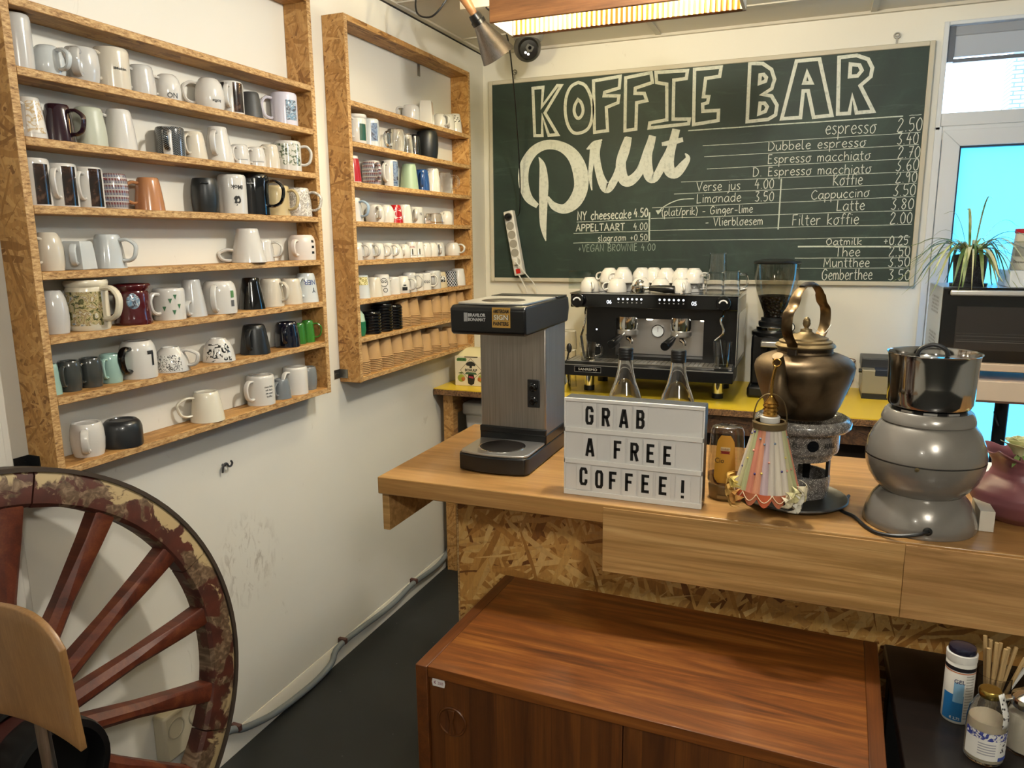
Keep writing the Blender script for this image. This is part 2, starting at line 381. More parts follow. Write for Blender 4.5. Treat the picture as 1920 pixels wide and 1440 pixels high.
def thing(name, label, cat, loc=(0, 0, 0), rz=0, group=None, rot=None):
    o = bpy.data.objects.new(name, None); COL.objects.link(o); o.empty_display_size = .05
    o.location = loc; o.rotation_euler = rot or (0, 0, rz); return tag(o, label, cat, group)
def tag(o, label, cat, group=None):
    o['label'] = label; o['category'] = cat
    if group: o['group'] = group
    return o
def struct(name, mb, mat, parent=None, label=None, **k):
    o = mb.obj(name, mat, parent, **k)
    if not parent: o['kind'] = 'structure'
    return o
FN = {}
def text_mb(s, size, bold=0, sx=1, align='CENTER', ext=.0003):
    """lettering as flat solid letters in the XY plane, centred on its own box"""
    cu = bpy.data.curves.new('lettering', 'FONT'); cu.body = s; cu.size = size; cu.offset = bold; cu.extrude = ext; cu.resolution_u = 3
    o = bpy.data.objects.new('lettering', cu); COL.objects.link(o)
    me = bpy.data.meshes.new_from_object(o.evaluated_get(bpy.context.evaluated_depsgraph_get()))
    b = MB(); b.add([tuple(v.co) for v in me.vertices], [tuple(p.vertices) for p in me.polygons])
    bpy.data.objects.remove(o); bpy.data.curves.remove(cu); bpy.data.meshes.remove(me)
    xs = [v[0] for v in b.v]; ys = [v[1] for v in b.v]
    cx = (min(xs)+max(xs))/2; cy = (min(ys)+max(ys))/2
    if align == 'LEFT': cx = min(xs)
    b.v = [((x-cx)*sx, y-cy, z) for x, y, z in b.v]; b.h = max(ys)-min(ys); b.w = (max(xs)-min(xs))*sx
    return b
def text(s, h, mat, parent, org, u=(1, 0, 0), v=(0, 0, 1), bold=0, w=None, name='lettering', align='CENTER', wrap=None, flip=False, sx=1, label=None):
    """h = height of the letters; org = centre; u, v = reading and up directions; wrap=(radius, angle): round a cylinder about z"""
    b = text_mb(s, 1, 0 if not bold else bold, 1, align)
    k = h/b.h; kx = (w/b.w) if w else k*sx
    U, V = Vector(u), Vector(v); N = U.cross(V); pts = []
    for x, y, z in b.v:
        x *= kx; y *= k
        if flip: x, y = -x, -y
        if wrap:
            r, a = wrap; rr = (r(org[2]+y) if callable(r) else r)+.0004+z*.6
            pts.append((org[0]+rr*cos(a+x/rr), org[1]+rr*sin(a+x/rr), org[2]+y))
        else: pts.append(tuple(Vector(org)+U*x+V*y+N*(z)))
    b.v = pts
    return b.obj(name, mat, parent, sharp=0, label=label)
def copy_tree(root, loc, label=None, group=None, rz=None):
    r = root.copy(); COL.objects.link(r); r.location = loc
    if rz is not None: r.rotation_euler = (0, 0, rz)
    if label: r['label'] = label
    if group: r['group'] = group
    for ch in [o for o in KIDS.get(root.name, [])]:
        c = ch.copy(); COL.objects.link(c); c.parent = r
    return r
KIDS = {}
def kids(root): KIDS[root.name] = [o for o in bpy.data.objects if o.parent == root]

# ------------------------------------------------------------------ room shell
XL, YB, ZC = -1.63, 3.726, 2.525
XO, XO1, ZO = .432, 1.55, 2.455          # opening for the glazed door and transom in the back wall
struct('floor', MB().box(XL-.1, 4, -3.5, YB+.1, -.06, 0), FLOOR)
struct('ceiling', MB().box(XL-.1, 4, -3.5, YB+.1, ZC, ZC+.06), CEIL)
struct('wall_left', MB().box(XL-.1, XL, -3.5, YB, 0, ZC), WALL)
b = MB().box(XL-.1, XO, YB, YB+.1, 0, ZC).box(XO, XO1, YB, YB+.1, ZO, ZC).box(XO1, 4, YB, YB+.1, 0, ZC)
struct('wall_back', b, WALL)
struct('wall_right', MB().box(4, 4.1, -3.5, YB+.1, 0, ZC), WALL)
struct('wall_front', MB().box(XL-.1, 4.1, -3.6, -3.5, 0, ZC), WALL)
# suspended ceiling: grid bars
b = MB()
for k in range(-3, 6): b.box(-.735+.9*k-.012, -.735+.9*k+.012, -3.4, YB-.02, ZC-.006, ZC+.001)
for k in range(12): b.box(XL+.02, 3.95, 3.43-.6*k-.012, 3.43-.6*k+.012, ZC-.005, ZC+.001)
struct('trim_1', b, CEILG)
struct('trim_2', MB().box(XL, XL+.006, -3.4, YB, ZC-.012, ZC-.002), M('#1a1815', .7))
struct('trim_3', MB().box(XL, 3.95, YB-.02, YB, ZC-.012, ZC).box(XL+.006, XL+.03, -3.4, YB, ZC-.008, ZC), CEILG)
struct('baseboard_left', MB().prism([(0, 0), (.014, 0), (.012, .05), (.003, .068), (0, .068)], -3.4, YB, lambda u, v, w: (XL+u, w, v)), M('#cfcabd', .5))
b = MB().box(XL, XL+.022, .93, 1.062, .07, 2.4).box(XL, XL+.012, 1.062, 1.082, .07, 2.4)
struct('trim_4', b, M('#cdc9bf', .45), bevel=.003)

# glazed door with a transom light over it, in the back wall
def frame_rect(b, x0, x1, z0, z1, w, y0, y1):
    b.box(x0, x0+w, y0, y1, z0, z1).box(x1-w, x1, y0, y1, z0, z1).box(x0+w, x1-w, y0, y1, z0, z0+w).box(x0+w, x1-w, y0, y1, z1-w, z1); return b
W1 = thing('window_1', 'transom window with a rolled blind above the turquoise glazed door', 'window', (0, 0, 0)); W1['kind'] = 'structure'
del W1['category']
b = MB().box(XO, XO+.02, YB-.01, YB+.09, 2.03, ZO).box(XO1-.03, XO1, YB-.01, YB+.09, 2.03, ZO).box(XO+.02, XO1-.03, YB-.01, YB+.09, 2.045, 2.098).box(XO+.02, XO1-.03, YB-.01, YB+.09, 2.44, ZO)
b.obj('window_frame', FRAME, W1, bevel=.003)
MB().box(XO+.02, XO1-.03, YB+.04, YB+.046, 2.098, 2.44).obj('window_pane', PANE, W1, sharp=0)
bl = MB().box(XO+.028, XO1-.05, YB+.01, YB+.038, 2.40, 2.438).obj('roller_blind', M('#8d9199', .5), W1, bevel=.004)
MB().box(XO+.04, XO1-.06, YB+.014, YB+.03, 2.32, 2.40).obj('blind_cloth', M('#a9afba', .7), bl)
MB().box(XO+.022, XO+.046, YB+.008, YB+.036, 2.30, 2.438).box(XO+.046, XO1-.05, YB+.012, YB+.03, 2.297, 2.312).obj('blind_rail', M('#5d626b', .5), bl)
D1 = thing('door_1', 'glazed door with frosted turquoise panes behind the oven and plant', 'door', (0, 0, 0)); D1['kind'] = 'structure'
del D1['category']
b = MB().box(XO, XO+.028, YB-.01, YB+.09, 0, 2.045).box(XO1-.03, XO1, YB-.01, YB+.09, 0, 2.045).box(XO+.028, XO1-.03, YB-.01, YB+.09, 1.99, 2.045)
b.obj('door_frame', FRAME, D1, bevel=.003)
b = MB(); y0, y1 = YB-.022, YB+.06; x0, x1, z0, z1, w = XO+.03, XO1-.032, .02, 2.028, .066
b.prism([(x0, z0), (x0+w, z0+w), (x0+w, z1-w), (x0, z1)], y0, y1, lambda u, v, q: (u, q, v)).prism([(x1, z0), (x1-w, z0+w), (x1-w, z1-w), (x1, z1)], y0, y1, lambda u, v, q: (u, q, v))
b.prism([(x0, z1), (x1, z1), (x1-w, z1-w), (x0+w, z1-w)], y0, y1, lambda u, v, q: (u, q, v)).prism([(x0, z0), (x1, z0), (x1-w, z0+w), (x0+w, z0+w)], y0, y1, lambda u, v, q: (u, q, v))
b.obj('door_sash', FRAME, D1, bevel=.002)
MB().box(x0+w, x1-w, YB+.02, YB+.026, z0+w, z1-w).obj('door_pane', FILM, D1, sharp=0)
b = MB(); frame_rect(b, x0+w, x1-w, z0+w, z1-w, .006, YB-.016, YB+.02); b.obj('door_gasket', M('#1b2230', .6), D1)

# neighbouring brick house seen through the transom
t = NT('pale_brick', .8); bt = t.n.new('ShaderNodeTexBrick'); bt.inputs['Scale'].default_value = 1
for i, c in ((1, '#9aa0a4'), (2, '#b4b8ba'), (3, '#4e565c')): bt.inputs[i].default_value = lin(c)
bt.inputs['Brick Width'].default_value = .22; bt.inputs['Row Height'].default_value = .065; bt.inputs['Mortar Size'].default_value = .012
sp = t.sep(t.tc); t.l.new(comb(t, t.math('ADD', sp[0], sp[1]), sp[2]), bt.inputs[0]); BRICK = t.done(bt.outputs[0])
HB = thing('neighbouring_house', 'brick house wall outside, seen through the transom window', 'building', (0, 0, 0))
MB().box(2.78, 9, 15, 15.6, 0, 9).obj('brick_wall', BRICK, HB)
MB().box(2.6, 9.1, 14.8, 15.8, 9, 9.2).obj('roof_edge', M('#6a6d70', .7), HB)

# ------------------------------------------------------------------ wall racks of strand board
XF = -1.54
def rack(name, label, y0, y1, z0, z1, tops, top_board=True):
    r = thing(name, label, 'wall rack', (XL+.001, (y0+y1)/2, z0)); d = XF-XL-.001; h = (y1-y0)/2
    for s in (-1, 1):
        yy = (-h, -h+.02) if s < 0 else (h-.02, h)
        MB().box(0, d, *yy, 0, z1-z0).obj('side_panel', OSB, r, bevel=.0012)
    if top_board: MB().box(0, d, -h+.02, h-.02, z1-z0-.02, z1-z0).obj('top_board', OSB, r, bevel=.0012)
    for i, zt in enumerate(tops):
        o = MB().box(0, d, -h+.02, h-.02, zt-z0-.018, zt-z0).obj('shelf_board', OSB, r, bevel=.0012)
        MB().box(d-.0005, d+.0007, -h+.021, h-.021, zt-z0-.0165, zt-z0-.0015).obj('raw_edge', EDGE, o)
    for s in (-1, 1):
        MB().box(d-.0005, d+.0007, *( (-h+.001, -h+.019) if s < 0 else (h-.019, h-.001)), .001, z1-z0-.001).obj('raw_edge', EDGE, r)
    k = MB().box(0, .002, -h-.036, -h, .015, .048).box(0, .036, -h-.0025, -h, .015, .048)
    for q in (-.028, -.012): k.lathe([(0, 0), (.0035, 0), (.003, .0016), (0, .0018)], 8, (.002, -h+q, .032), 'x')
    k.obj('angle_bracket', M('#8b8b88', .35, 1) if name != 'mug_rack' else M('#26282b', .4, .5), r)
    return r
T1 = [2.09, 1.955, 1.817, 1.677, 1.537, 1.397, 1.261, 1.10]
T2 = [2.081, 1.944, 1.805, 1.667, 1.527, 1.385, 1.245, 1.10]
rack('mug_rack', 'chipboard wall rack of mugs above the wooden wheel', 1.125, 2.16, 1.08, 2.36, T1)
R2 = rack('cup_rack', 'chipboard wall rack of mugs and paper cups beside the room corner', 2.345, 3.365, 1.08, 2.36, T2)
MB().box(.001, .003, .17, .19, 1.21, 1.258).obj('hanging_strip', M('#8b8b88', .4, 1), R2)

# ------------------------------------------------------------------ mugs
def interp(prof, z):
    for (r0, z0), (r1, z1) in zip(prof, prof[1:]):
        if z0 <= z <= z1 and z1 > z0: return r0+(r1-r0)*(z-z0)/(z1-z0)
    return prof[-1][0]
SH = {'T': [(1, 0), (.96, .2), (.87, .55), (.77, .85), (.72, .95), (.65, 1)],
      'S': [(1, 0), (1, .5), (1, .9), (.97, .965), (.9, 1)],
      'R': [(.9, 0), (.97, .15), (1, .35), (.97, .6), (.85, .82), (.66, .96), (.55, 1)],
      'B': [(1, 0), (.98, .2), (.9, .5), (.72, .8), (.5, .95), (.47, 1)],
      'C': [(1, 0), (.96, .15), (.82, .5), (.66, .85), (.62, .97), (.57, 1)],
      'U': [(.86, 0), (.95, .2), (1, .5), (.96, .8), (.88, .96), (.82, 1)],
      'J': [(.94, 0), (1, .05), (1, .8), (.95, .86), (1.03, .89), (1.05, .95), (1.0, 1)],
      'K': [(.96, 0), (1, .06), (.93, .16), (.9, .5), (.93, .72), (.84, .82), (1.0, .93), (1, .97), (.93, 1)],
      'Q': [(1, 0), (.96, .3), (.9, .7), (.84, .93), (.74, 1)],
      'E': [(1, 0), (.99, .3), (.93, .6), (.85, .8), (.85, .86), (.78, .97), (.7, 1)],
      'L': [(.98, 0), (1, .1), (1, .68), (.93, .86), (.86, .93), (.8, .965), (.74, 1)],
      'P': [(1, 0), (.9, .5), (.8, 1)]}
def mug(x, y, z, r, h, sh, mat, ha, label, name='mug', cat='mug', hmat=None, hs=1.0, hz=(.22, .82), group=None, seg=28, hw=.0074):
    t = thing(name, label, cat, (x, y, z), 0, group)
    pr = [(a*r, b*h) for a, b in SH[sh]]
    ft = pr[-1][0]
    n = {'Q': 4, 'q': 8}.get(sh, seg)
    full = [(0, 0)]+pr+[(ft*.82, h-.0005), (ft*.78, h-.003), (0, h-.0032)]
    b = MB().lathe(full, n, ph=pi/4+.3 if sh == 'Q' else 0)
    b.obj('body', mat, t, sharp=50 if sh != 'Q' else 30, bevel=.004 if sh == 'Q' else 0)
    PR[t.name] = pr
    if ha is not None:
        a = radians(ha); d = Vector((cos(a), sin(a), 0)); za, zb = hz[0]*h, hz[1]*h; ra, rb = interp(pr, za), interp(pr, zb); o = .030*hs*(h/.09)**.5
        pts = [d*(rb-.003)+Vector((0, 0, zb)), d*(rb+o*.55)+Vector((0, 0, zb+.002)), d*(max(ra, rb)+o*.95)+Vector((0, 0, zb*.8+za*.2)), d*(max(ra, rb)+o)+Vector((0, 0, (za+zb)/2)), d*(ra+o*.8)+Vector((0, 0, za*.85+zb*.15)), d*(ra+o*.35)+Vector((0, 0, za)), d*(ra-.003)+Vector((0, 0, za+.001))]
        MB().tube(smoothpts(pts, 3), hw*min(1.1, max(.6, r/.038)), 8, side=(-sin(a), cos(a), 0), flat=.62).obj('handle', hmat or mat, t)
    return t
PR = {}
def patch(t, a0, a1, z0, z1, mat, name='print', off=.0005, label=None):
    pr = PR[t.name]; k = 6
    p = [(interp(pr, z0+(z1-z0)*i/k), z0+(z1-z0)*i/k) for i in range(k+1)]
    return MB().patch(p, radians(a0), radians(a1), off).obj(name, mat, t, label=label)
def mtext(t, s, h, a, z, mat=INK, flip=True, bold=.012, sx=1, w=None):
    pr = PR[t.name]
    return text(s, h, mat, t, (0, 0, z), wrap=(lambda q: interp(pr, q), radians(a)), flip=flip, bold=bold, sx=sx, w=w)
N1 = ['top', 'top', 'second', 'third', 'fourth', 'fifth', 'sixth', 'bottom']
def fixrow(row):   # keep neighbours on one shelf from touching
    row = [list(m) for m in row]
    for _ in range(6):
        for a, b in zip(row, row[1:]):
            d = sqrt((a[0]-b[0])**2+(a[1]-b[1])**2)-.0012
            if a[2]+b[2] > d: k = d/(a[2]+b[2]); a[2] *= k; b[2] *= k
    return row
def row1(k, data, specs):
    out = []
    for (x, y, r, h), s in zip(fixrow(data), specs):
        sh, mat, ha, lab = s[:4]; kw = dict(s[4]) if len(s) > 4 else {}
        x = max(x, XL+.003+r) if r < .045 else XL+.003+r
        out.append(mug(x, y, T1[k]+.0004 if not kw.pop('rk2', 0) else T2[k]+.0004, r, h, sh, mat, ha, lab, **kw))
    return out
NR = 'of the mug rack'
A_ = row1(1, [(-1.588, 1.189, .029, .1117), (-1.588, 1.256, .034, .0644), (-1.588, 1.34, .0377, .077), (-1.587, 1.421, .0394, .0931), (-1.588, 1.506, .034, .0726), (-1.588, 1.589, .0335, .0669), (-1.587, 1.737, .0395, .0846), (-1.588, 1.825, .034, .0906), (-1.588, 1.906, .0329, .0765), (-1.586, 2.058, .0405, .0984)], [
    ('S', GREYW, -60, 'tall white mug against the side panel on the top shelf over the wheel'),
    ('R', COOLW, 5, 'low rounded white cup second along the top mug shelf over the wheel', {'name': 'cup', 'cat': 'cup'}),
    ('U', GREYW, -52, 'wide white mug with a squared handle on the top mug shelf over the wheel', {'hw': .011}),
    ('S', WARMW, -85, 'straight white mug with a vertical line of black script on the top shelf'),
    ('E', GREYW, -90, 'small tapered white mug between the script mug and the round-letter mug, top shelf'),
    ('R', WHITE, -95, 'rounded white mug printed with the letters ON along its rim, top shelf'),
    ('R', WHITE, -125, 'bulbous white mug with a big ear handle and tiny black lettering, top shelf'),
    ('S', WHITE, -62, 'white mug with dark brown photo panels beside the charcoal tumbler, top shelf'),
    ('T', M('#3a3b3b', .5), None, 'matt charcoal tumbler without handle on the top shelf', {'name': 'tumbler', 'cat': 'cup'}),
    ('S', M('#cfcdda', .14, coat=.5), -120, 'white mug with a blue and grey crest at the end of the top shelf')])
mtext(A_[3], 'llMwlnlm', .006, -14, .045, flip=False, sx=1); mtext(A_[5], 'ON', .013, -25, .013, M('#4b4b4b', .5), w=.026, flip=False); mtext(A_[6], 'koffie', .008, -20, .022)
patch(A_[7], -40, 15, .006, .086, PHOTO, 'photo_print'); patch(A_[7], -110, -80, .03, .086, PHOTO, 'photo_print'); patch(A_[9], -45, 8, .015, .075, CREST)
A_ = row1(2, [(-1.588, 1.197, .031, .0858), (-1.588, 1.264, .034, .082), (-1.588, 1.343, .036, .087), (-1.588, 1.427, .0375, .0946), (-1.588, 1.583, .036, .0737), (-1.588, 1.664, .0345, .073), (-1.585, 1.754, .0407, .0966), (-1.588, 1.841, .029, .0587), (-1.588, 1.912, .029, .0587), (-1.588, 1.975, .031, .0732), (-1.584, 2.058, .0422, .0916)], [
    ('T', WHITE, -70, 'white mug with a gilt flower print against the panel, second shelf'),
    ('T', M('#2a1420', .1, coat=.6), 15, 'glossy aubergine mug with a ring handle on the second shelf'),
    ('E', M('#b5b9a8', .4), None, 'pale sage beaker beside the aubergine mug on the second shelf', {'name': 'beaker', 'cat': 'cup'}),
    ('T', WHITE, -110, 'tall tapered white mug with round ear handle beside the sage beaker'),
    ('S', HERR, -55, 'dark herringbone mug with a white band behind its handle, second shelf'),
    ('T', WARMW, -70, 'small white mug beside the herringbone mug on the second shelf'),
    ('C', WHITE, -60, 'tall bottle-shaped white mug in the middle of the second shelf'),
    ('E', WHITE, -70, 'small white cup with a thin grey line next to the bottle-shaped mug', {'name': 'cup', 'cat': 'cup'}),
    ('E', WHITE, -80, 'small white lined cup, second after the bottle-shaped mug on that shelf', {'name': 'cup', 'cat': 'cup'}),
    ('E', WARMW, -85, 'small cream cup just before the city print mug, second shelf', {'name': 'cup', 'cat': 'cup'}),
    ('S', WHITE, 35, 'white mug with a grey-green city print at the end of the second shelf')])
patch(A_[0], -50, 25, .012, .078, GILT); patch(A_[4], -75, -38, .002, .072, WHITE, 'white_band')
for q in (7, 8): patch(A_[q], -100, 0, .014, .0165, M('#8a8a88', .4), 'grey_line')
patch(A_[10], -110, 10, .016, .082, CITY)
A_ = row1(3, [(-1.588, 1.191, .031, .1001), (-1.588, 1.257, .031, .0946), (-1.588, 1.325, .031, .092), (-1.588, 1.392, .033, .0826), (-1.588, 1.496, .0365, .0811), (-1.588, 1.691, .0365, .0933), (-1.583, 1.794, .0395, .1093), (-1.578, 1.883, .043, .1163), (-1.588, 1.996, .0385, .0916), (-1.585, 2.104, .0406, .0913)], [
    ('S', WHITE, -62, 'white mug with dark photo panels against the panel, third shelf'),
    ('S', WHITE, -55, 'middle one of the three white and brown photo mugs, third shelf'),
    ('S', WHITE, -62, 'photo mug standing beside the knit pattern mug, third shelf'),
    ('U', FAIR, -75, 'barrel mug with a red and grey knit pattern, third shelf of the mug rack'),
    ('T', M('#b07a52', .2, coat=.4), -105, 'tan terracotta mug alone in the middle of the third shelf'),
    ('U', M('#1f2325', .35), None, 'blackish barrel beaker with a moulded rosette, third shelf', {'name': 'beaker', 'cat': 'cup'}),
    ('S', WHITE, 120, 'white mug lettered iMok upside down with a black apple, third shelf'),
    ('S', M('#090a0e', .08, coat=.7), 20, 'big glossy black mug with a large handle, third shelf', {'hs': 1.3}),
    ('S', M('#c3b084', .3, coat=.3), 15, 'cream mug half behind the big black mug handle'),
    ('E', DAMASK, 25, 'grey and white damask mug at the end of the third shelf')])
for q in range(3): patch(A_[q], -38, 20, .003, .088, PHOTO, 'photo_print'); patch(A_[q], -125, -82, .003, .088, PHOTO, 'photo_print')
patch(A_[3], -77, -73, .01, .02, FAIR)
pr = PR[A_[5].name]; MB().lathe([(0, .003), (.008, .003), (.011, .0015), (.011, 0)], 14, (.0245, -.0255, .078)).obj('rosette', M('#303437', .35), A_[5], rot=None)
mtext(A_[6], 'iMok', .0125, -28, .074, bold=.02)
ap = [(0, .62), (.2, .72), (.5, .7), (.72, .5), (.56, .3), (.55, .0), (.78, -.22), (.6, -.62), (.3, -.9), (.1, -.82), (-.12, -.82), (-.35, -.9), (-.62, -.55), (-.75, -.1), (-.7, .35), (-.45, .68), (-.2, .72)]
lf = [(.02, .8), (.05, 1.05), (.3, 1.25), (.3, 1.0)]
b = MB(); ra = A_[6]; r0 = PR[ra.name][0][0]+.0006
for poly in (ap, lf):
    pp = [(-u*.0135, -v*.0135+.038) for u, v in poly]
    b.add([(r0*cos(radians(-30)+u/r0), r0*sin(radians(-30)+u/r0), v) for u, v in pp], [tuple(range(len(pp)))])
b.obj('apple_mark', INK, ra, sharp=0)
mtext(A_[7], 'boundless', .004, -62, .09, M('#b8b8b8', .4), flip=False)
A_ = row1(4, [(-1.588, 1.204, .0305, .084), (-1.586, 1.274, .0385, .0651), (-1.588, 1.358, .0385, .0799), (-1.574, 1.835, .051, .0985), (-1.590, 1.920, .031, .068), (-1.582, 2.1, .0441, .0807)], [
    ('R', WARMW, -75, 'rounded white mug against the panel on the fourth shelf'),
    ('Q', COOLW, -50, 'square tapered white cup on the fourth shelf', {'name': 'cup', 'cat': 'cup', 'hs': .7}),
    ('T', COOLW, 25, 'faceted white mug with a loop handle, third along the fourth shelf', {'seg': 9}),
    ('C', WHITE, -125, 'very tall flared white mug alone on the fourth shelf', {'hz': (.06, .36), 'hs': 1.1}),
    ('E', WHITE, 20, 'white cup half hidden behind the tall flared mug', {'name': 'cup', 'cat': 'cup'}),
    ('L', M('#d6ccc4', .35), -75, 'white stackable mug with black marks at the end of the fourth shelf', {'hz': (.2, .75)})])
for q in (.02, .038, .056): patch(A_[5], -8, 8, q, q+.008, INK, 'black_mark')
A_ = row1(5, [(-1.588, 1.198, .0305, .0962), (-1.581, 1.281, .0453, .1161), (-1.581, 1.406, .0450, .1002), (-1.585, 1.526, .0400, .0819), (-1.588, 1.611, .0367, .1002), (-1.579, 1.705, .0472, .0911), (-1.586, 1.846, .04, .0933), (-1.588, 1.940, .038, .0868), (-1.588, 2.036, .0365, .0821), (-1.586, 2.116, .0395, .0957)], [
    ('R', GREYW, -80, 'egg-shaped white mug against the panel, fifth shelf'),
    ('J', M('#ddd4bd', .2, coat=.4), 10, 'large cream jar mug with a garden picture, fifth shelf', {'hs': 1.15, 'hw': .009}),
    ('K', M('#4a1218', .12, coat=.6), -130, 'maroon waisted mug with an oval badge, fifth shelf'),
    ('S', WHITE, -85, 'white mug with small green triangles, fifth shelf'),
    ('C', GREYW, -60, 'tall narrow-topped white mug beside the triangle mug', {'hz': (.08, .4)}),
    ('L', WHITE, -60, 'wide white mug with a green print at its edge, fifth shelf', {'hz': (.12, .84)}),
    ('C', M('#0a0a0c', .1, coat=.6), None, 'glossy black flared mug on the fifth shelf'),
    ('E', WARMW, 10, 'cream tapered mug right after the black flared mug', {'hs': .6}),
    ('E', WARMW, -85, 'cream mug with a stepped foot, fifth shelf', {'hs': .9}),
    ('T', COOLW, -75, 'white mug with blue capital lettering at the end of the fifth shelf')])
patch(A_[1], -125, 0, .012, .09, GARDEN, 'garden_print'); 
b = MB().lathe([(0, .002), (.013, .002), (.015, 0)], 18, sx=1, sy=1.35); b.v = [(.0395+z, x, .058+y*1.0) for x, y, z in b.v]; b.obj('oval_badge', CREST, A_[2], rot=(0, 0, radians(-38)))
for a, z in ((-40, .05), (-22, .06), (-8, .035), (-28, .02), (-62, .03)):
    r = PR[A_[3].name][0][0]+.0006; MB().add([(r*cos(radians(a)+u), r*sin(radians(a)+u), z+v) for u, v in ((-.12, .006), (.12, .006), (0, -.007))], [(0, 1, 2)]).obj('triangle_print', M('#3c6b48', .4), A_[3], sharp=0)
patch(A_[5], -8, 6, .045, .065, M('#4f7a4a', .4)); patch(A_[5], -8, 6, .02, .038, M('#555555', .4))
mtext(A_[9], 'NER', .016, -30, .066, M('#3a4a7a', .4)); mtext(A_[9], 'Y', .016, -12, .04, M('#2a2a30', .4))
GR = M('#3d403e', .16, coat=.5); MINT = M('#93b3aa', .16, coat=.5)
A_ = row1(6, [(-1.588, 1.168, .0225, .0695), (-1.588, 1.218, .0262, .0698), (-1.588, 1.274, .0270, .0686), (-1.588, 1.330, .0268, .0698), (-1.582, 1.407, .0438, .0933), (-1.582, 1.511, .0460, .0637), (-1.581, 1.686, .0455, .0656), (-1.581, 1.84, .0446, .0876), (-1.585, 1.999, .0408, .0802), (-1.588, 2.066, .0225, .0686), (-1.588, 2.113, .0235, .0738)], [
    ('E', MINT, -60, 'small mint cup half behind the side panel, sixth shelf', {'name': 'espresso_cup', 'cat': 'cup', 'hs': .6}),
    ('U', GR, -60, 'small dark grey cup beside the half-hidden mint one, sixth shelf', {'name': 'espresso_cup', 'cat': 'cup', 'hs': .6}),
    ('U', GR, -75, 'small dark grey cup beside the fully visible mint cup, sixth shelf', {'name': 'espresso_cup', 'cat': 'cup', 'hs': .6}),
    ('U', MINT, -65, 'small mint cup beside the white mug with a black handle', {'name': 'espresso_cup', 'cat': 'cup', 'hs': .6}),
    ('L', WHITE, -72, 'white mug with a black handle and a black letter, sixth shelf', {'hmat': BLACKG, 'hw': .009}),
    ('B', WHITE, 25, 'white bowl cup scribbled with thin black lines, sixth shelf', {'name': 'cup', 'cat': 'cup'}),
    ('B', WHITE, None, 'white handleless bowl painted with bold black strokes, sixth shelf', {'name': 'bowl', 'cat': 'bowl'}),
    ('T', M('#1a1c1d', .35), -70, 'matt black tapered mug alone on the sixth shelf', {'hs': .5}),
    ('E', M('#0b1020', .1, coat=.6), -60, 'glossy navy mug with a white rim line, sixth shelf', {'hs': .5}),
    ('E', M('#2f6b24', .15, coat=.5), -70, 'green cup squeezed between the navy mug and another green cup', {'name': 'espresso_cup', 'cat': 'cup', 'hs': .7}),
    ('E', M('#357326', .15, coat=.5), 30, 'green cup with a loop handle at the end of the sixth shelf', {'name': 'espresso_cup', 'cat': 'cup', 'hs': .8})])
patch(A_[4], 2, 11, .032, .070, INK, 'letter_print'); patch(A_[4], -12, 11, .061, .070, INK, 'letter_print', off=.0006); patch(A_[5], -110, -10, .004, .045, pattern('scribble_print', lambda t: t.ramp(t.wave(t.map((1, 1, 1), (.3, .4, .8)), 38, 9, 6), [(.78, '#d8d6d0'), (.86, '#1b1c20')])), 'scribble_print')
patch(A_[6], -95, 0, .003, .052, INKB, 'brush_print'); patch(A_[8], -180, 180, .0765, .0785, WHITE, 'rim_line')
A_ = row1(7, [(-1.588, 1.245, .0378, .0787), (-1.58, 1.337, .0461, .066), (-1.579, 1.622, .0468, .0827), (-1.583, 1.853, .0426, .0917), (-1.578, 1.945, .0315, .0627), (-1.584, 2.026, .0404, .0902), (-1.588, 2.100, .0300, .0774)], [
    ('U', WHITE, -45, 'white barrel mug at the near end of the bottom shelf', {'hw': .009}),
    ('L', CHAR, None, 'dark charcoal bowl beside the barrel mug on the bottom shelf', {'name': 'bowl', 'cat': 'bowl'}),
    ('T', M('#d8d2c0', .18, coat=.4), -112, 'cream conical mug with a big loop handle alone on the bottom shelf', {'hs': 1.3, 'hw': .0055}),
    ('S', WHITE, -85, 'straight white mug with lines of black script, bottom shelf'),
    ('T', M('#6b7176', .3, coat=.3), -80, 'small ribbed grey creamer between two white mugs, bottom shelf', {'name': 'creamer', 'cat': 'jug', 'seg': 14, 'hs': .6}),
    ('S', WHITE, -85, 'straight plain white mug beside the grey creamer, bottom shelf'),
    ('U', M('#75797a', .25, coat=.4), -60, 'grey mug at the far end of the bottom shelf', {'hs': .4})])
for i, (s, z) in enumerate((('met liefs', .058), ('ob lach', .048), ('en veel', .038), ('koffie', .028))): mtext(A_[3], s, .006, -14, z, M('#33353b', .5), flip=False, bold=0)

# ---- far rack
def row2(k, data, specs):
    out = []
    for (x, y, r, h), s in zip(fixrow(data), specs):
        sh, mat, ha, lab = s[:4]; kw = dict(s[4]) if len(s) > 4 else {}
        x = max(x, XL+.003+r)
        out.append(mug(x, y, T2[k]+.0004, r, h, sh, mat, ha, lab, **{'seg': 20, **kw}))
    return out
CUP = {'name': 'cup', 'cat': 'cup'}; GL = {'name': 'drinking_glass', 'cat': 'glass'}
A_ = row2(0, [(-1.588, 2.882, .037, .0628), (-1.588, 3.02, .040, .1018), (-1.588, 3.145, .034, .0663), (-1.588, 3.225, .032, .0746), (-1.588, 3.298, .034, .0877)], [
    ('L', GREYW, -130, 'low faceted white mug, first on the top shelf of the cup rack'),
    ('Q', WHITE, None, 'tall square white beaker on the top shelf of the cup rack', {'name': 'beaker', 'cat': 'cup'}),
    ('R', WHITE, -20, 'small white mug with a bent handle after the square beaker, top shelf'),
    ('E', WHITE, -60, 'small white mug between the bent-handle mug and the emblem mug, top shelf'),
    ('T', WHITE, None, 'white mug with a dark emblem in the corner of the top shelf')])
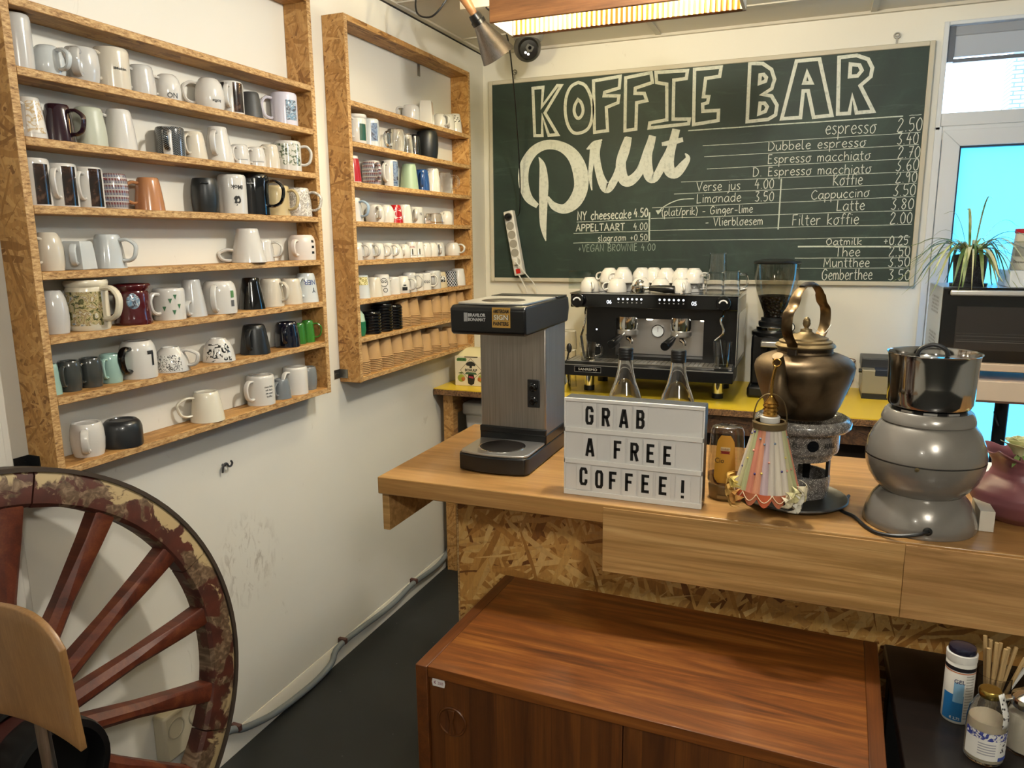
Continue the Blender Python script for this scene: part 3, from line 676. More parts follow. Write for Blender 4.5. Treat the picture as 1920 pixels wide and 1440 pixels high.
patch(A_[4], -70, -15, .045, .078, INKB)
A_ = row2(1, [(-1.588, 2.469, .037, .1038), (-1.588, 2.56, .035, .1005), (-1.588, 2.751, .037, .0888), (-1.588, 2.832, .0305, .0795), (-1.588, 2.898, .0305, .0785), (-1.58, 3.0, .0485, .1106)], [
    ('J', WHITE, -80, 'white mug with a dark green panel, first on the second shelf of the cup rack'),
    ('S', COOLW, -90, 'white mug with a blue text panel beside the green-panel mug'),
    ('U', GLASS, -100, 'clear glass mug standing alone beyond the blue text mug', {**GL, 'name': 'glass_mug'}),
    ('P', GLASS, None, 'clear drinking glass between the glass mug and the smoky glass', GL),
    ('P', GLASSD, None, 'smoky drinking glass touching the round black mug', GL),
    ('U', M('#16181a', .4), -130, 'big round matt black mug, last on the second shelf')])
patch(A_[0], -40, 5, .012, .07, M('#1f4a3a', .3)); patch(A_[1], -50, -5, .02, .085, PHOTOB)
A_ = row2(2, [(-1.588, 2.425, .035, .0948), (-1.588, 2.56, .0375, .0898), (-1.588, 2.692, .0345, .1032), (-1.588, 2.85, .0385, .1029), (-1.588, 2.958, .0345, .0888), (-1.588, 3.055, .0365, .1013), (-1.588, 3.17, .0385, .0936)], [
    ('T', WHITE, None, 'white and red mug half behind the side panel, third shelf of the cup rack'),
    ('U', FAIR, -30, 'knit pattern barrel mug on the cup rack, third shelf'),
    ('S', WHITE, -80, 'photo mug with a blue picture beside the knit pattern mug, cup rack'),
    ('T', M('#8fa58c', .45), None, 'matt sage green beaker in the middle of the third shelf', {'name': 'beaker', 'cat': 'cup'}),
    ('E', M('#24467c', .2, coat=.4), -60, 'blue mug after the sage green beaker on the third shelf', {'hs': .6}),
    ('E', WHITE, -95, 'white fluted mug between the blue mug and the glass cup', {'seg': 16}),
    ('U', GLASS, 30, 'clear glass cup with a loop handle at the end of the third shelf', {**GL, 'name': 'glass_mug'})])
patch(A_[0], -40, 40, .004, .085, M('#a3202a', .2, coat=.4)); patch(A_[2], -35, 25, .004, .098, PHOTOB); patch(A_[2], -120, -95, .004, .098, PHOTO)
A_ = row2(3, [(-1.588, 2.425, .036, .0849), (-1.588, 2.573, .0380, .0668), (-1.588, 2.652, .034, .0687), (-1.588, 2.722, .034, .0706), (-1.588, 2.796, .034, .0754), (-1.588, 2.886, .036, .0679), (-1.584, 3.053, .0422, .0462), (-1.588, 3.18, .034, .0622)], [
    ('T', WHITE, 0, 'white mug with a pale blue handle against the panel, fourth shelf', {'hmat': M('#9fb4c8', .2)}),
    ('R', WHITE, -40, 'rounded white mug with a thick handle, fourth shelf of the cup rack'),
    ('R', WHITE, None, 'white mug just before the red and white mug, fourth shelf'),
    ('T', M('#a5161c', .2, coat=.5), None, 'red mug with a white curl on the fourth shelf'),
    ('E', WHITE, -90, 'white tapered mug just after the red mug, fourth shelf'),
    ('S', GREYW, -55, 'pale grey mug with small dark letters, fourth shelf of the cup rack'),
    ('P', GLASS, None, 'low clear glass lying empty on the fourth shelf', GL),
    ('R', WHITE, -85, 'small white mug at the end of the fourth shelf beside the low glass')])
mtext(A_[3], 'C', .045, -40, .035, WHITE, flip=False, bold=.03); mtext(A_[5], 'G', .012, -95, .04, M('#55565a', .4)); mtext(A_[5], 'N', .012, -15, .04, M('#55565a', .4))
A_ = row2(4, [(-1.588, 2.43, .033, .0644), (-1.588, 2.508, .035, .064), (-1.588, 2.578, .032, .0616), (-1.588, 2.644, .032, .0613), (-1.588, 2.712, .034, .0566), (-1.588, 2.78, .032, .0561), (-1.588, 2.845, .031, .0644), (-1.588, 2.908, .030, .064), (-1.588, 2.970, .030, .0614), (-1.588, 3.032, .030, .061), (-1.588, 3.095, .031, .0605), (-1.588, 3.245, .0365, .0596)], [
    ('R', WHITE, 0, 'small white cup half behind the panel, fifth shelf of the cup rack', CUP), ('R', WHITE, -10, 'second small white cup along the row on the fifth shelf', CUP),
    ('R', WHITE, 10, 'third small white cup along the row on the fifth shelf', CUP), ('E', WHITE, 0, 'fourth small white cup along the row on the fifth shelf', CUP),
    ('B', WHITE, None, 'low white bowl cup, fifth along the row on the fifth shelf', CUP), ('R', WHITE, -60, 'white cup with a wide handle, sixth along the row on the fifth shelf', CUP),
    ('T', WHITE, None, 'white cup with a small black figure and red words, fifth shelf', CUP), ('T', WHITE, None, 'white cup with a black figure but no red words, fifth shelf', CUP),
    ('R', WHITE, -75, 'white cup following the two figure cups on the fifth shelf', CUP), ('R', WHITE, -85, 'white cup second after the two figure cups on the fifth shelf', CUP),
    ('E', GREYW, -50, 'white cup with a dotted side, last of the close row, fifth shelf', CUP), ('R', WHITE, 0, 'white mug set apart at the end of the fifth shelf')])
for q in (6, 7):
    patch(A_[q], -52, -42, .012, .036, INK, 'figure_print'); patch(A_[q], -80, -15, .008, .010, M('#707070', .5), 'line_print')
mtext(A_[6], 'HOTEL', .006, -48, .044, M('#a03030', .5), flip=False)
A_ = row2(5, [(-1.588, 2.45, .036, .0855), (-1.577, 2.524, .0345, .0745), (-1.588, 2.60, .037, .0828), (-1.580, 2.672, .030, .069), (-1.577, 2.745, .036, .0693), (-1.588, 2.82, .034, .0808), (-1.588, 2.887, .030, .073), (-1.588, 2.952, .0325, .0731), (-1.588, 3.031, .038, .0799), (-1.588, 3.108, .034, .0711), (-1.588, 3.215, .034, .0714), (-1.588, 3.295, .036, .0795)], [
    ('P', COOLW, None, 'white flowerpot-shaped cup with a ring pattern, sixth shelf of the cup rack', CUP), ('T', WARMW, None, 'plain cream cup in front of the face mug, sixth shelf', CUP),
    ('E', WHITE, None, 'white mug with a drawn comic face and hand, sixth shelf'), ('S', WHITE, -80, 'small straight white cup beside the face mug', CUP),
    ('R', WHITE, 0, 'white mug with a black crown-like logo, sixth shelf'), ('E', GREYW, 5, 'white mug behind the crown logo mug, sixth shelf'),
    ('S', WHITE, None, 'narrow white cup between the crown logo mug and the smile mug', CUP), ('S', WHITE, 20, 'white mug with a row of small curls, sixth shelf'),
    ('S', GREYW, -60, 'grey-white streaked mug in the middle of the sixth shelf'), ('T', M('#b8a98a', .3, coat=.3), None, 'beige cup with a round dark emblem, sixth shelf', CUP),
    ('P', LATTICE, None, 'black and white lattice cup on the sixth shelf', CUP), ('E', WHITE, -80, 'white mug in the corner of the sixth shelf beside the lattice cup')])
patch(A_[0], -110, 0, .05, .08, pattern('ring_print', lambda t: t.ramp(t.vor(t.map((70, 70, 70)), 1, 'Distance'), [(.2, '#e2d9a0'), (.35, '#8d7d2e'), (.5, '#e2d9a0')])), 'ring_print')
b = MB(); pr = PR[A_[2].name]
for c0, c1, rr in ((0, .052, .016), (-.006, .055, .004), (.006, .055, .004), (.004, .022, .008)):
    pp = [(c0+rr*cos(k*pi/6), c1+rr*sin(k*pi/6)) for k in range(13)]
    b.ribbon(pp, .0022, lambda u, v: ((interp(pr, v)+.0008)*cos(radians(-42)+u/.035), (interp(pr, v)+.0008)*sin(radians(-42)+u/.035), v))
b.obj('face_drawing', INK, A_[2], sharp=0)
patch(A_[4], -62, -28, .012, .026, INK, 'logo_print'); patch(A_[4], -55, -36, .03, .036, INK, 'logo_print'); mtext(A_[7], 'oto', .012, -35, .035, INK, bold=0)
b = MB().lathe([(0, .002), (.014, .002), (.016, 0)], 16); b.v = [(.031+z, x, .04+y) for x, y, z in b.v]; b.obj('emblem', INKB, A_[9], rot=(0, 0, radians(-40)))

# ---- paper cups, upside down in nested stacks
cup_me = None
def cup_mb(r=.0385, h=.075, rt=.0295):
    b = MB().lathe([(r-.001, 0.0004)]+[(r+.0018+.0016*cos(a), .0018+.0016*sin(a)) for a in (-1.57, -.8, 0, .8, 1.57)]+[(r-.0002, .0036), (rt, h-.0015), (rt-.0012, h), (rt-.003, h), (rt-.0035, h-.004), (0, h-.004)], 24); return b
cup0 = cup_mb().obj('paper_cup', KRAFT); COL.objects.unlink(cup0)
lid0 = MB().lathe([(.036, 0), (.041, .001), (.0425, .004), (.0425, .009), (.040, .011), (.0385, .0125), (.0375, .016), (.034, .017), (0, .0165)], 24).obj('cup_cover', M('#0b0c0f', .18, name='black_lid')); COL.objects.unlink(lid0)
stick = [M('#9c2f2a', .6), M('#5f7fa0', .6), M('#6f9aa8', .6)]
def stack(src, x, y, z, n, pitch, lab_top, lab, group, cat, seal=None):
    for i in range(n):
        o = src.copy(); COL.objects.link(o); o.location = (x, y, z+.0004+i*pitch); o.rotation_euler = (0, 0, random.uniform(0, 6))
        tag(o, lab_top if i == n-1 else lab, cat, group)
        if i == n-1 and seal:
            for j, (m, a) in enumerate(seal):
                p = MB().patch([(.0385-.0115*t/.075, t) for t in (.058, .066, .0725)], radians(a), radians(a+26), .0006, 5).obj('sticker', stick[m], o)
                p.rotation_euler = (0, 0, -o.rotation_euler.z)
WH = ['first', 'second', 'third', 'fourth', 'fifth', 'sixth', 'seventh', 'eighth', 'ninth', 'tenth', 'eleventh', 'last']
K8 = [(2.414, .1307), (2.50, .1283), (2.588, .1234), (2.672, .1246), (2.757, .1246), (2.841, .1218), (2.925, .094), (3.009, .1102), (3.093, .087), (3.177, .0949), (3.261, .0777), (3.32, .0715)]
S8 = [[(0, -60)], [(1, -85), (0, -58)], [(2, -85), (0, -58)], None, None, None, [(0, -80)], None, [(1, -60)], None, None, None]
for i, (y, H) in enumerate(K8):
    if i == 11: y = 3.343-.0405; 
    if i == 10: continue
    n = max(1, round((min(H, .1245)-.075)/.0068)+1)
    w = WH[i] if i < 10 else 'eleventh'
    stack(cup0, -1.586, y, T2[7], n, .0068, f'upside-down kraft paper cup on top of the {w} stack, bottom shelf', f'nested kraft paper cup whose rim shows in the {w} stack, bottom shelf', f'paper cups in the {w} stack on the bottom shelf', 'paper cup', S8[i])
K7 = [(2.739, .1204), (2.823, .1191), (2.945, .0935), (3.028, .1074), (3.111, .1052), (3.194, .1129), (3.275, .1115)]
S7 = [None, [(1, -62)], [(0, -90)], None, [(2, -60)], [(1, -70)], None]
for i, (y, H) in enumerate(K7):
    n = max(2, round((min(H, .116)-.075)/.0068)+1)
    stack(cup0, -1.586, y, T2[6], n, .0068, f'upside-down kraft paper cup topping the {WH[i]} stack on the seventh shelf', f'nested kraft paper cup with only its rim showing, {WH[i]} stack, seventh shelf', f'paper cups in the {WH[i]} stack on the seventh shelf', 'paper cup', S7[i])
for i, (y, n) in enumerate(((2.50, 7), (2.588, 9), (2.663, 8))):
    w = ('low stack beside the green bag', 'tall middle stack', 'stack touching the paper cups')[i]
    stack(lid0, -1.584, y, T2[6], n, .0115, f'black plastic cup lid on top of the {w}, seventh shelf', f'black plastic cup lid within the {w}, seventh shelf', f'black lids in the {w}', 'cup lid')
g = thing('snack_bag', 'small clear and green bag against the panel on the seventh shelf', 'bag', (-1.588, 2.415, T2[6]+.0004))
MB().lathe([(0, 0), (.028, .001), (.033, .02), (.032, .055)], 14, sx=1, sy=.95).obj('bag_bottom', M('#1f6b48', .3), g)
MB().lathe([(.032, .055), (.028, .08), (.013, .1), (0, .103)], 14, sx=1, sy=.8).obj('bag_top', M('#a9bfa8', .25), g)
wc = MB().lathe([(.018, 0), (.013, .08), (0, .08)], 18).obj('paper_cone', PAPERW, loc=(-1.6, 2.886, T2[6]+.0004)); tag(wc, 'narrow white paper cone between the kraft cup stacks on the seventh shelf', 'paper cone')

# ------------------------------------------------------------------ chalkboard
BX0, BX1, BZ0, BZ1 = -1.592, .405, 1.383, 2.385
BB = thing('chalkboard_menu', 'green chalkboard with the coffee bar menu on the back wall', 'chalkboard', ((BX0+BX1)/2, YB, BZ0))
ox, oz = (BX0+BX1)/2, BZ0; hw_ = (BX1-BX0)/2
MB().box(-hw_+.015, hw_-.015, -.018, -.001, .015, BZ1-BZ0-.015).obj('board_panel', BOARD, BB)
b = MB(); frame_rect(b, -hw_, hw_, 0, BZ1-BZ0, .02, -.024, -.001); b.obj('frame', M('#bdb6a4', .6), BB, bevel=.003)
for x in (-1.452-ox, .26-ox):
    MB().tube([(x+.011*sin(a), -.012, BZ1-BZ0+.034+.011*cos(a)) for a in [k*pi/6 for k in range(12)]], .0028, 6, True).tube([(x, -.012, BZ1-BZ0-.004), (x, -.012, BZ1-BZ0+.024)], .003, 6).tube([(x, -.012, BZ1-BZ0+.034), (x, -.001, BZ1-BZ0+.034)], .004, 6).obj('eye_hook', M('#9a978f', .4, .9), BB)
def wl(u, v, dy=-.0188): return (u/1000-ox, dy, v/1000-oz)
HEAD= [[(-1353,2334),(-1299,2335),(-1306,2245),(-1226,2337),(-1206,2335),(-1290,2214),(-1223,2107),(-1270,2106),(-1304,2200),(-1304,2107),(-1344,2109),(-1353,2334)],[(-1119,2343),(-1154,2328),(-1178,2286),(-1185,2222),(-1173,2156),(-1145,2114),(-1109,2108),(-1070,2124),(-1051,2162),(-1046,2219),(-1057,2277),(-1084,2326),(-1119,2343)],[(-1120,2264),(-1135,2240),(-1139,2211),(-1129,2185),(-1114,2177),(-1098,2194),(-1094,2219),(-1104,2249),(-1120,2264)],[(-1043,2344),(-912,2354),(-916,2302),(-987,2288),(-990,2272),(-917,2266),(-921,2236),(-978,2218),(-970,2111),(-1035,2107),(-1043,2344)],[(-886,2345),(-766,2358),(-758,2314),(-839,2295),(-840,2272),(-795,2268),(-783,2235),(-831,2229),(-832,2110),(-885,2106),(-886,2345)],[(-743,2357),(-598,2353),(-602,2319),(-659,2316),(-657,2144),(-582,2140),(-585,2119),(-769,2111),(-766,2134),(-686,2143),(-691,2301),(-738,2312),(-743,2357)],[(-566,2355),(-448,2355),(-453,2316),(-515,2312),(-522,2234),(-498,2232),(-502,2206),(-524,2201),(-522,2170),(-452,2169),(-452,2125),(-562,2114),(-566,2355)],[(-324,2360),(-269,2354),(-231,2326),(-216,2284),(-226,2245),(-263,2224),(-225,2215),(-200,2174),(-204,2133),(-235,2116),(-324,2112),(-324,2360)],[(-278,2307),(-279,2272),(-254,2279),(-251,2294),(-263,2308),(-278,2307)],[(-272,2187),(-275,2142),(-248,2151),(-241,2170),(-253,2186),(-272,2187)],[(-129,2352),(-36,2352),(28,2116),(-45,2113),(-74,2225),(-94,2226),(-99,2115),(-177,2115),(-129,2352)],[(-83,2302),(-93,2259),(-62,2257),(-83,2302)],[(42,2351),(111,2353),(156,2334),(175,2298),(171,2263),(133,2230),(191,2122),(126,2120),(105,2189),(98,2120),(52,2120),(42,2351)],[(89,2320),(89,2270),(120,2271),(135,2291),(124,2313),(89,2320)]]
SCRIPT= [[(-1330,1765,24),(-1378,1805,44),(-1403,1867,54),(-1406,1929,56),(-1390,1985,54),(-1344,2039,49),(-1278,2062,46),(-1205,2049,48),(-1144,2004,62),(-1108,1932,75),(-1101,1850,73),(-1132,1783,68),(-1187,1748,48),(-1245,1765,36),(-1276,1810,13)],[(-1323,2005,3),(-1303,1962,32),(-1296,1879,49),(-1298,1803,46),(-1300,1687,38),(-1293,1625,21),(-1285,1590,4)],[(-1074,2030,5),(-1034,2049,35),(-996,2071,5)],[(-1056,2038,16),(-1044,2024,27),(-1049,1966,25),(-1054,1900,19),(-1045,1834,6)],[(-1004,2062,13),(-1023,2001,32),(-1006,1906,38),(-976,1846,49),(-949,1853,41),(-918,1909,36),(-883,2009,44),(-865,2076,30)],[(-871,2073,30),(-901,1967,48),(-890,1886,51),(-854,1872,49),(-806,1919,40),(-769,2011,44),(-750,2075,32)],[(-754,2075,30),(-773,1975,44),(-764,1896,49),(-734,1882,38),(-695,1950,40),(-664,2012,38),(-641,2098,36)],[(-640,2098,36),(-667,1984,44),(-668,1917,52),(-636,1900,48),(-601,1936,38),(-583,1966,22),(-596,1987,5)],[(-706,2034,17),(-658,2040,24),(-608,2050,21)]]
LINES= [(-586,2089,307,2095,6),(330,2095,376,2097,3),(-517,2017,377,2026,3),(-508,1967,375,1976,3),(-494,1913,379,1920,3),(-611,1858,379,1866,3),(-642,1803,380,1818,3),(-745,1742,377,1763,3),(-749,1692,371,1706,3),(-757,1635,376,1647,3),(-755,1586,374,1594,3),(-87,1503,379,1506,3),(-77,1459,381,1462,3),(-59,1402,379,1401,3),(-77,1556,376,1553,8),(-164,1857,-166,1633,7),(-757,1721,-755,1586,9),(-1122,1681,-759,1689,3),(-1138,1627,-757,1633,3),(-1139,1579,-756,1582,3)]
TEXTS= [('espresso',7,2038,208,2032,38,4),('2.50',289,2033,383,2032,53,4),('Dubbele espresso',-229,1981,172,1979,36,4),('3.40',292,1981,373,1979,47,4),('Espresso macchiato',-226,1925,194,1924,36,4),('2.70',300,1925,384,1923,47,4),('D. Espresso macchiato',-289,1871,201,1868,36,4),('3.60',295,1871,384,1871,50,4),('Koffie',52,1820,170,1820,44,4),('2.90',299,1823,381,1822,44,4),('Cappuccino',-34,1762,201,1768,36,4),('3.50',293,1768,380,1768,47,4),('Latte',74,1711,186,1712,41,4),('3.80',289,1711,378,1712,45,4),('Filter koffie',-107,1650,167,1652,44,4),('2.00',291,1651,376,1652,47,4),('Oatmilk',40,1562,186,1563,27,4),('+0.25',271,1561,368,1562,38,4),('Thee',81,1511,182,1513,38,4),('2.50',297,1512,379,1513,44,4),('Muntthee',36,1464,223,1466,38,4),('3.50',297,1467,382,1469,44,4),('Gemberthee',32,1407,238,1411,45,4),('3.50',302,1409,388,1410,45,4),('Verse jus',-537,1814,-341,1815,38,4),('4.00',-277,1816,-194,1816,42,4),('Limonade',-535,1759,-335,1762,38,4),('3.50',-274,1760,-191,1760,42,4),('(plat/prik) - Ginger-lime',-698,1703,-281,1711,33,4),('- Vlierbloesem',-492,1654,-234,1655,35,4),('NY cheesecake',-1118,1690,-846,1696,40,6),('4.50',-832,1700,-764,1702,40,6),('APPELTAART',-1125,1636,-877,1638,32,5),('4.00',-833,1640,-765,1641,33,4),('slagroom +0.50',-1011,1586,-764,1590,29,4),('+VEGAN BROWNIE 4.00',-1114,1535,-724,1541,33,3)]
ARROW=[ [(-548, 1780), (-609, 1778), (-653, 1765), (-689, 1746), (-711, 1728)],[(-727, 1730), (-696, 1732), (-716, 1710)]]
b = MB()
for i, s in enumerate(HEAD): b.ribbon([tuple(p) for p in smoothpts(s, 4)] if i in (1, 2) else s, 15, wl)
b.obj('headline_lettering', CHALK, BB, sharp=0)
b = MB(); 
for i, s in enumerate(SCRIPT):
    q = smoothpts([(x, z, w) for x, z, w in s], 5); b.ribbon([(p[0], p[1]) for p in q], [max(2, p[2]) for p in q], lambda u, v, i=i: wl(u, v, -.0188-.0002*i))
b.obj('script_lettering', CHALK, BB, sharp=0)
b = MB()
for x0, z0, x1, z1, w in LINES:
    n = 8; b.ribbon([(x0+(x1-x0)*i/n, z0+(z1-z0)*i/n+random.uniform(-1, 1)) for i in range(n+1)], w*.85, wl)
q = smoothpts(ARROW[0], 4); b.ribbon([tuple(p) for p in q], 4.5, wl); b.add([wl(*p) for p in ARROW[1]], [(0, 1, 2)])
b.obj('ruled_lines', CHALKM, BB, sharp=0)
GLY = {
 'a': '.75;.66,.85 .35,1 .05,.55 .12,.12 .38,.02 .66,.5|.68,1 .66,.25 .8,0', 'b': '.7;.06,1.6 .05,.05|.05,.6 .35,1 .66,.55 .38,.02 .06,.15', 'c': '.65;.62,.85 .35,1 .05,.5 .3,0 .65,.18',
 'd': '.75;.64,.8 .32,1 .05,.48 .3,.02 .64,.4|.68,1.6 .66,0', 'e': '.65;.06,.52 .58,.62 .52,.93 .3,1 .05,.5 .28,.02 .64,.18', 'f': '.5;.6,1.45 .4,1.6 .25,1.25 .22,0|.0,.9 .52,.98', 'g': '.7;.62,.85 .32,1 .05,.58 .3,.15 .6,.5|.64,1 .62,-.3 .32,-.62 .02,-.42',
 'h': '.7;.06,1.6 .05,0|.05,.6 .35,.98 .6,.7 .62,0', 'i': '.2;.1,1 .1,0|.1,1.36 .13,1.43', 'j': '.4;.3,1 .28,-.3 .0,-.55|.3,1.36 .33,1.43', 'k': '.65;.06,1.6 .05,0|.58,1 .08,.45 .62,0', 'l': '.35;.08,1.6 .08,.2 .32,.02',
 'm': '.95;.05,1 .05,0|.05,.7 .27,1 .44,.7 .44,0|.44,.7 .66,1 .84,.7 .86,0', 'n': '.7;.05,1 .05,0|.05,.65 .35,1 .58,.75 .62,0', 'o': '.75;.4,1 .08,.65 .12,.1 .42,.02 .64,.5 .5,.95 .32,1 .78,1.02', 'p': '.7;.05,1 .05,-.65|.05,.7 .4,1 .66,.55 .36,.08 .05,.3',
 'r': '.55;.05,1 .05,0|.05,.6 .26,.95 .52,.95', 's': '.55;.52,.92 .28,1 .08,.8 .3,.52 .5,.26 .28,0 .02,.14', 't': '.5;.22,1.5 .22,.15 .46,.02|.0,1 .5,1.04', 'u': '.7;.05,1 .08,.2 .34,.02 .6,.45|.62,1 .64,0',
 'A': '.9;0,0 .42,1.6 .85,0|.14,.6 .7,.62', 'B': '.8;.08,1.6 .05,0|.05,1.58 .55,1.5 .55,1.0 .08,.85 .68,.6 .6,.08 .05,0', 'C': '.85;.8,1.35 .5,1.6 .08,1.0 .15,.25 .5,0 .85,.25', 'D': '.9;.12,1.6 .1,0|.0,1.58 .5,1.55 .85,.9 .6,.15 .05,0', 'E': '.7;.6,1.58 .08,1.6 .06,0 .65,.05|.06,.85 .52,.88',
 'F': '.7;.08,1.6 .06,0|.06,1.58 .68,1.6|.06,.85 .52,.88', 'G': '.95;.85,1.35 .5,1.6 .08,1.0 .15,.2 .5,0 .82,.35 .82,.72 .5,.72', 'I': '.25;.12,1.6 .12,0', 'K': '.8;.08,1.6 .06,0|.72,1.6 .08,.75 .78,0', 'L': '.7;.1,1.6 .06,.02 .68,.06', 'M': '1.1;.05,0 .12,1.5 .5,.5 .9,1.5 1.0,0', 'N': '.9;.05,0 .1,1.6 .75,.05 .8,1.6',
 'O': '.9;.45,1.6 .06,.9 .3,.05 .75,.4 .75,1.2 .42,1.6', 'P': '.75;.08,1.6 .06,0|.06,1.58 .65,1.45 .6,.9 .06,.75', 'R': '.8;.08,1.6 .06,0|.06,1.58 .62,1.42 .55,.9 .06,.8 .72,0', 'T': '.8;.0,1.56 .8,1.6|.4,1.58 .38,0', 'V': '.85;0,1.6 .38,0 .82,1.6', 'W': '1.2;0,1.6 .28,0 .58,1.1 .86,0 1.15,1.6', 'Y': '.8;0,1.6 .38,.8 .78,1.6|.38,.8 .36,0',
 '0': '.75;.4,1.5 .06,.9 .2,.08 .6,.2 .66,1.1 .38,1.5', '2': '.75;.06,1.15 .35,1.5 .62,1.15 .05,.02 .72,.04', '3': '.7;.08,1.5 .6,1.48 .3,.9 .62,.5 .4,.02 .04,.15', '4': '.75;.35,1.5 .05,.6 .7,.62|.5,1.0 .48,0', '5': '.7;.62,1.5 .15,1.48 .1,.85 .5,.85 .6,.35 .3,.0 .05,.12', '6': '.7;.55,1.5 .1,.7 .25,.05 .6,.25 .5,.72 .1,.55',
 '7': '.7;.05,1.48 .65,1.5 .25,0|.15,.75 .6,.78', '8': '.7;.55,1.3 .3,1.5 .1,1.2 .55,.5 .35,.02 .08,.35 .55,1.05 .55,1.3', '9': '.7;.55,1.2 .3,1.5 .08,1.1 .3,.8 .56,1.2 .5,0', '.': '.3;.12,.0 .16,.08', '+': '.8;.1,.6 .7,.62|.4,1.0 .4,.2', '-': '.7;.08,.55 .6,.58', '/': '.5;.0,-.1 .5,1.6', '(': '.4;.35,1.7 .08,.8 .3,-.3', ')': '.4;.05,1.7 .32,.8 .08,-.3', ' ': '.55;'}
def chalk_text(b, s, x0, z0, x1, z1, h, w):
    adv = []; x = 0
    for ch in s: a = float(GLY[ch].split(';')[0])+.16; adv.append(x); x += a
    x -= .16; k = (x1-x0)/x; un = h*.9 if s == 'espresso' else h/1.5
    for ch, a in zip(s, adv):
        for st in GLY[ch].split(';')[1].split('|'):
            if not st: continue
            p = [tuple(map(float, q.split(','))) for q in st.split()]
            if len(p) > 2 and ch not in 'AKMNTVWYLEF47': p = [tuple(q) for q in smoothpts(p, 4)]
            b.ribbon([(x0+(a+u)*k, z0+(z1-z0)*(a+u)/x+v*un+random.uniform(-.6, .6)) for u, v in p], w, wl)
b, bd, bf = MB(), MB(), MB()
for s, x0, z0, x1, z1, h, w in TEXTS: chalk_text(bf if 'VEGAN' in s else bd if w <= 4 and h < 60 and s not in ('4.00',) else b, s, x0, z0, x1, z1, h, 3.3 if w <= 4 else 5)
b.obj('cake_lettering', CHALK, BB, sharp=0); bd.obj('menu_lettering', CHALK, BB, sharp=0); bf.obj('faint_lettering', CHALKD, BB, sharp=0)

# power strip on the board with its leads
t = thing('power_strip', 'white power strip hanging on the chalkboard edge', 'power strip', (-1.445, YB-.028, 1.58), rot=(0, radians(-10.5), 0))
MB().box(-.026, .026, -.04, 0, -.165, .165).obj('housing', PLAST, t, bevel=.006)
for i in range(6):
    z = .135-.046*i
    MB().lathe([(.021, .039), (.021, .0412), (.018, .0412), (.017, .0403), (0, .0402)], 18, (0, 0, 0), 'z').obj('socket', M('#9c978b', .5), t, rot=(radians(90), 0, 0), loc=(0, 0, z))
MB().box(-.012, .012, -.044, -.04, -.156, -.132).obj('rocker_switch', M('#c3241c', .3), t, bevel=.002)
MB().lathe([(0, 0), (.018, 0), (.016, .02), (.008, .035), (0, .036)], 14, (0, 0, 0)).obj('black_plug', BLACK, t, rot=(radians(90), 0, 0), loc=(0, -.041, .135))
MB().box(-.012, .012, -.062, -.04, -.11, -.075).obj('white_plug', PLAST, t, bevel=.004)
b = MB().tube(smoothpts([(-1.13, 2.62, 2.40), (-1.2, 3.0, 2.385), (-1.35, 3.5, 2.0), (-1.40, 3.64, 1.76), (-1.418, 3.645, 1.715)], 6), .0032, 6)
tag(b.obj('lamp_cord', BLACK), 'thin black cord running down from the ceiling lamp to the power strip', 'cord')
b = MB().tube(smoothpts([(-1.415, 3.655, 1.42), (-1.39, 3.66, 1.37), (-1.375, 3.68, 1.3), (-1.37, 3.70, 1.1), (-1.37, 3.70, .95)], 5), .0035, 6).tube(smoothpts([(-1.425, 3.632, 1.487), (-1.40, 3.63, 1.465), (-1.37, 3.65, 1.42), (-1.33, 3.68, 1.35), (-1.32, 3.70, 1.2), (-1.32, 3.70, .95)], 5), .003, 6)
tag(b.obj('power_lead', PLAST), 'pair of white leads hanging below the power strip', 'cord')

# ------------------------------------------------------------------ hanging lamp, spotlight, camera dome
L = thing('pendant_lamp', 'long wooden box lamp with glowing ribbed lining hanging over the bar', 'ceiling lamp', (-.63, 2.5, 2.285))
MB().box(-.395, .385, -.10, -.088, 0, .085).obj('front_board', VENEER, L, bevel=.002)
MB().box(-.395, .385, .088, .10, 0, .070).obj('rear_board', VENEER, L, bevel=.002)
for s in (-1, 1): MB().box(*((-.395, -.385) if s < 0 else (.375, .385)), -.088, .088, 0, .085).obj('end_board', M('#d9d2c2', .6), L)
CARD = M('#c98a3c', .8, name='corrugated_card'); RIB = M('#efe6cf', .7)
MB().box(-.385, .375, .080, .088, .004, .068).obj('lining', CARD, L)
b = MB()
for i in range(46):
    x = -.378+.75*i/45; b.box(x-.0034, x+.0034, .0755, .0802, .002, .069)
b.obj('ribs', RIB, L)
for x in (-.22, .2):
    MB().lathe([(0, -.03), (.018, -.026), (.028, -.008), (.027, .008), (.014, .028), (.012, .045), (0, .046)], 16).obj('bulb', M('#ffd9a0', .4, emit=40, name='lit_bulb'), L, loc=(x, -.01, .066))
    MB().box(x-.015, x+.015, -.088, .088, .098, .104).obj('bulb_holder', VENEER, L)
for x in (-.36, .35): MB().tube([(x, 0, .08), (x, 0, ZC-2.285)], .0018, 5).obj('hanging_wire', BLACK, L)
for x in (-.85, -.43): lamp('pendant_bulb', 'POINT', (x, 2.49, 2.351), 36, WARM, .03)

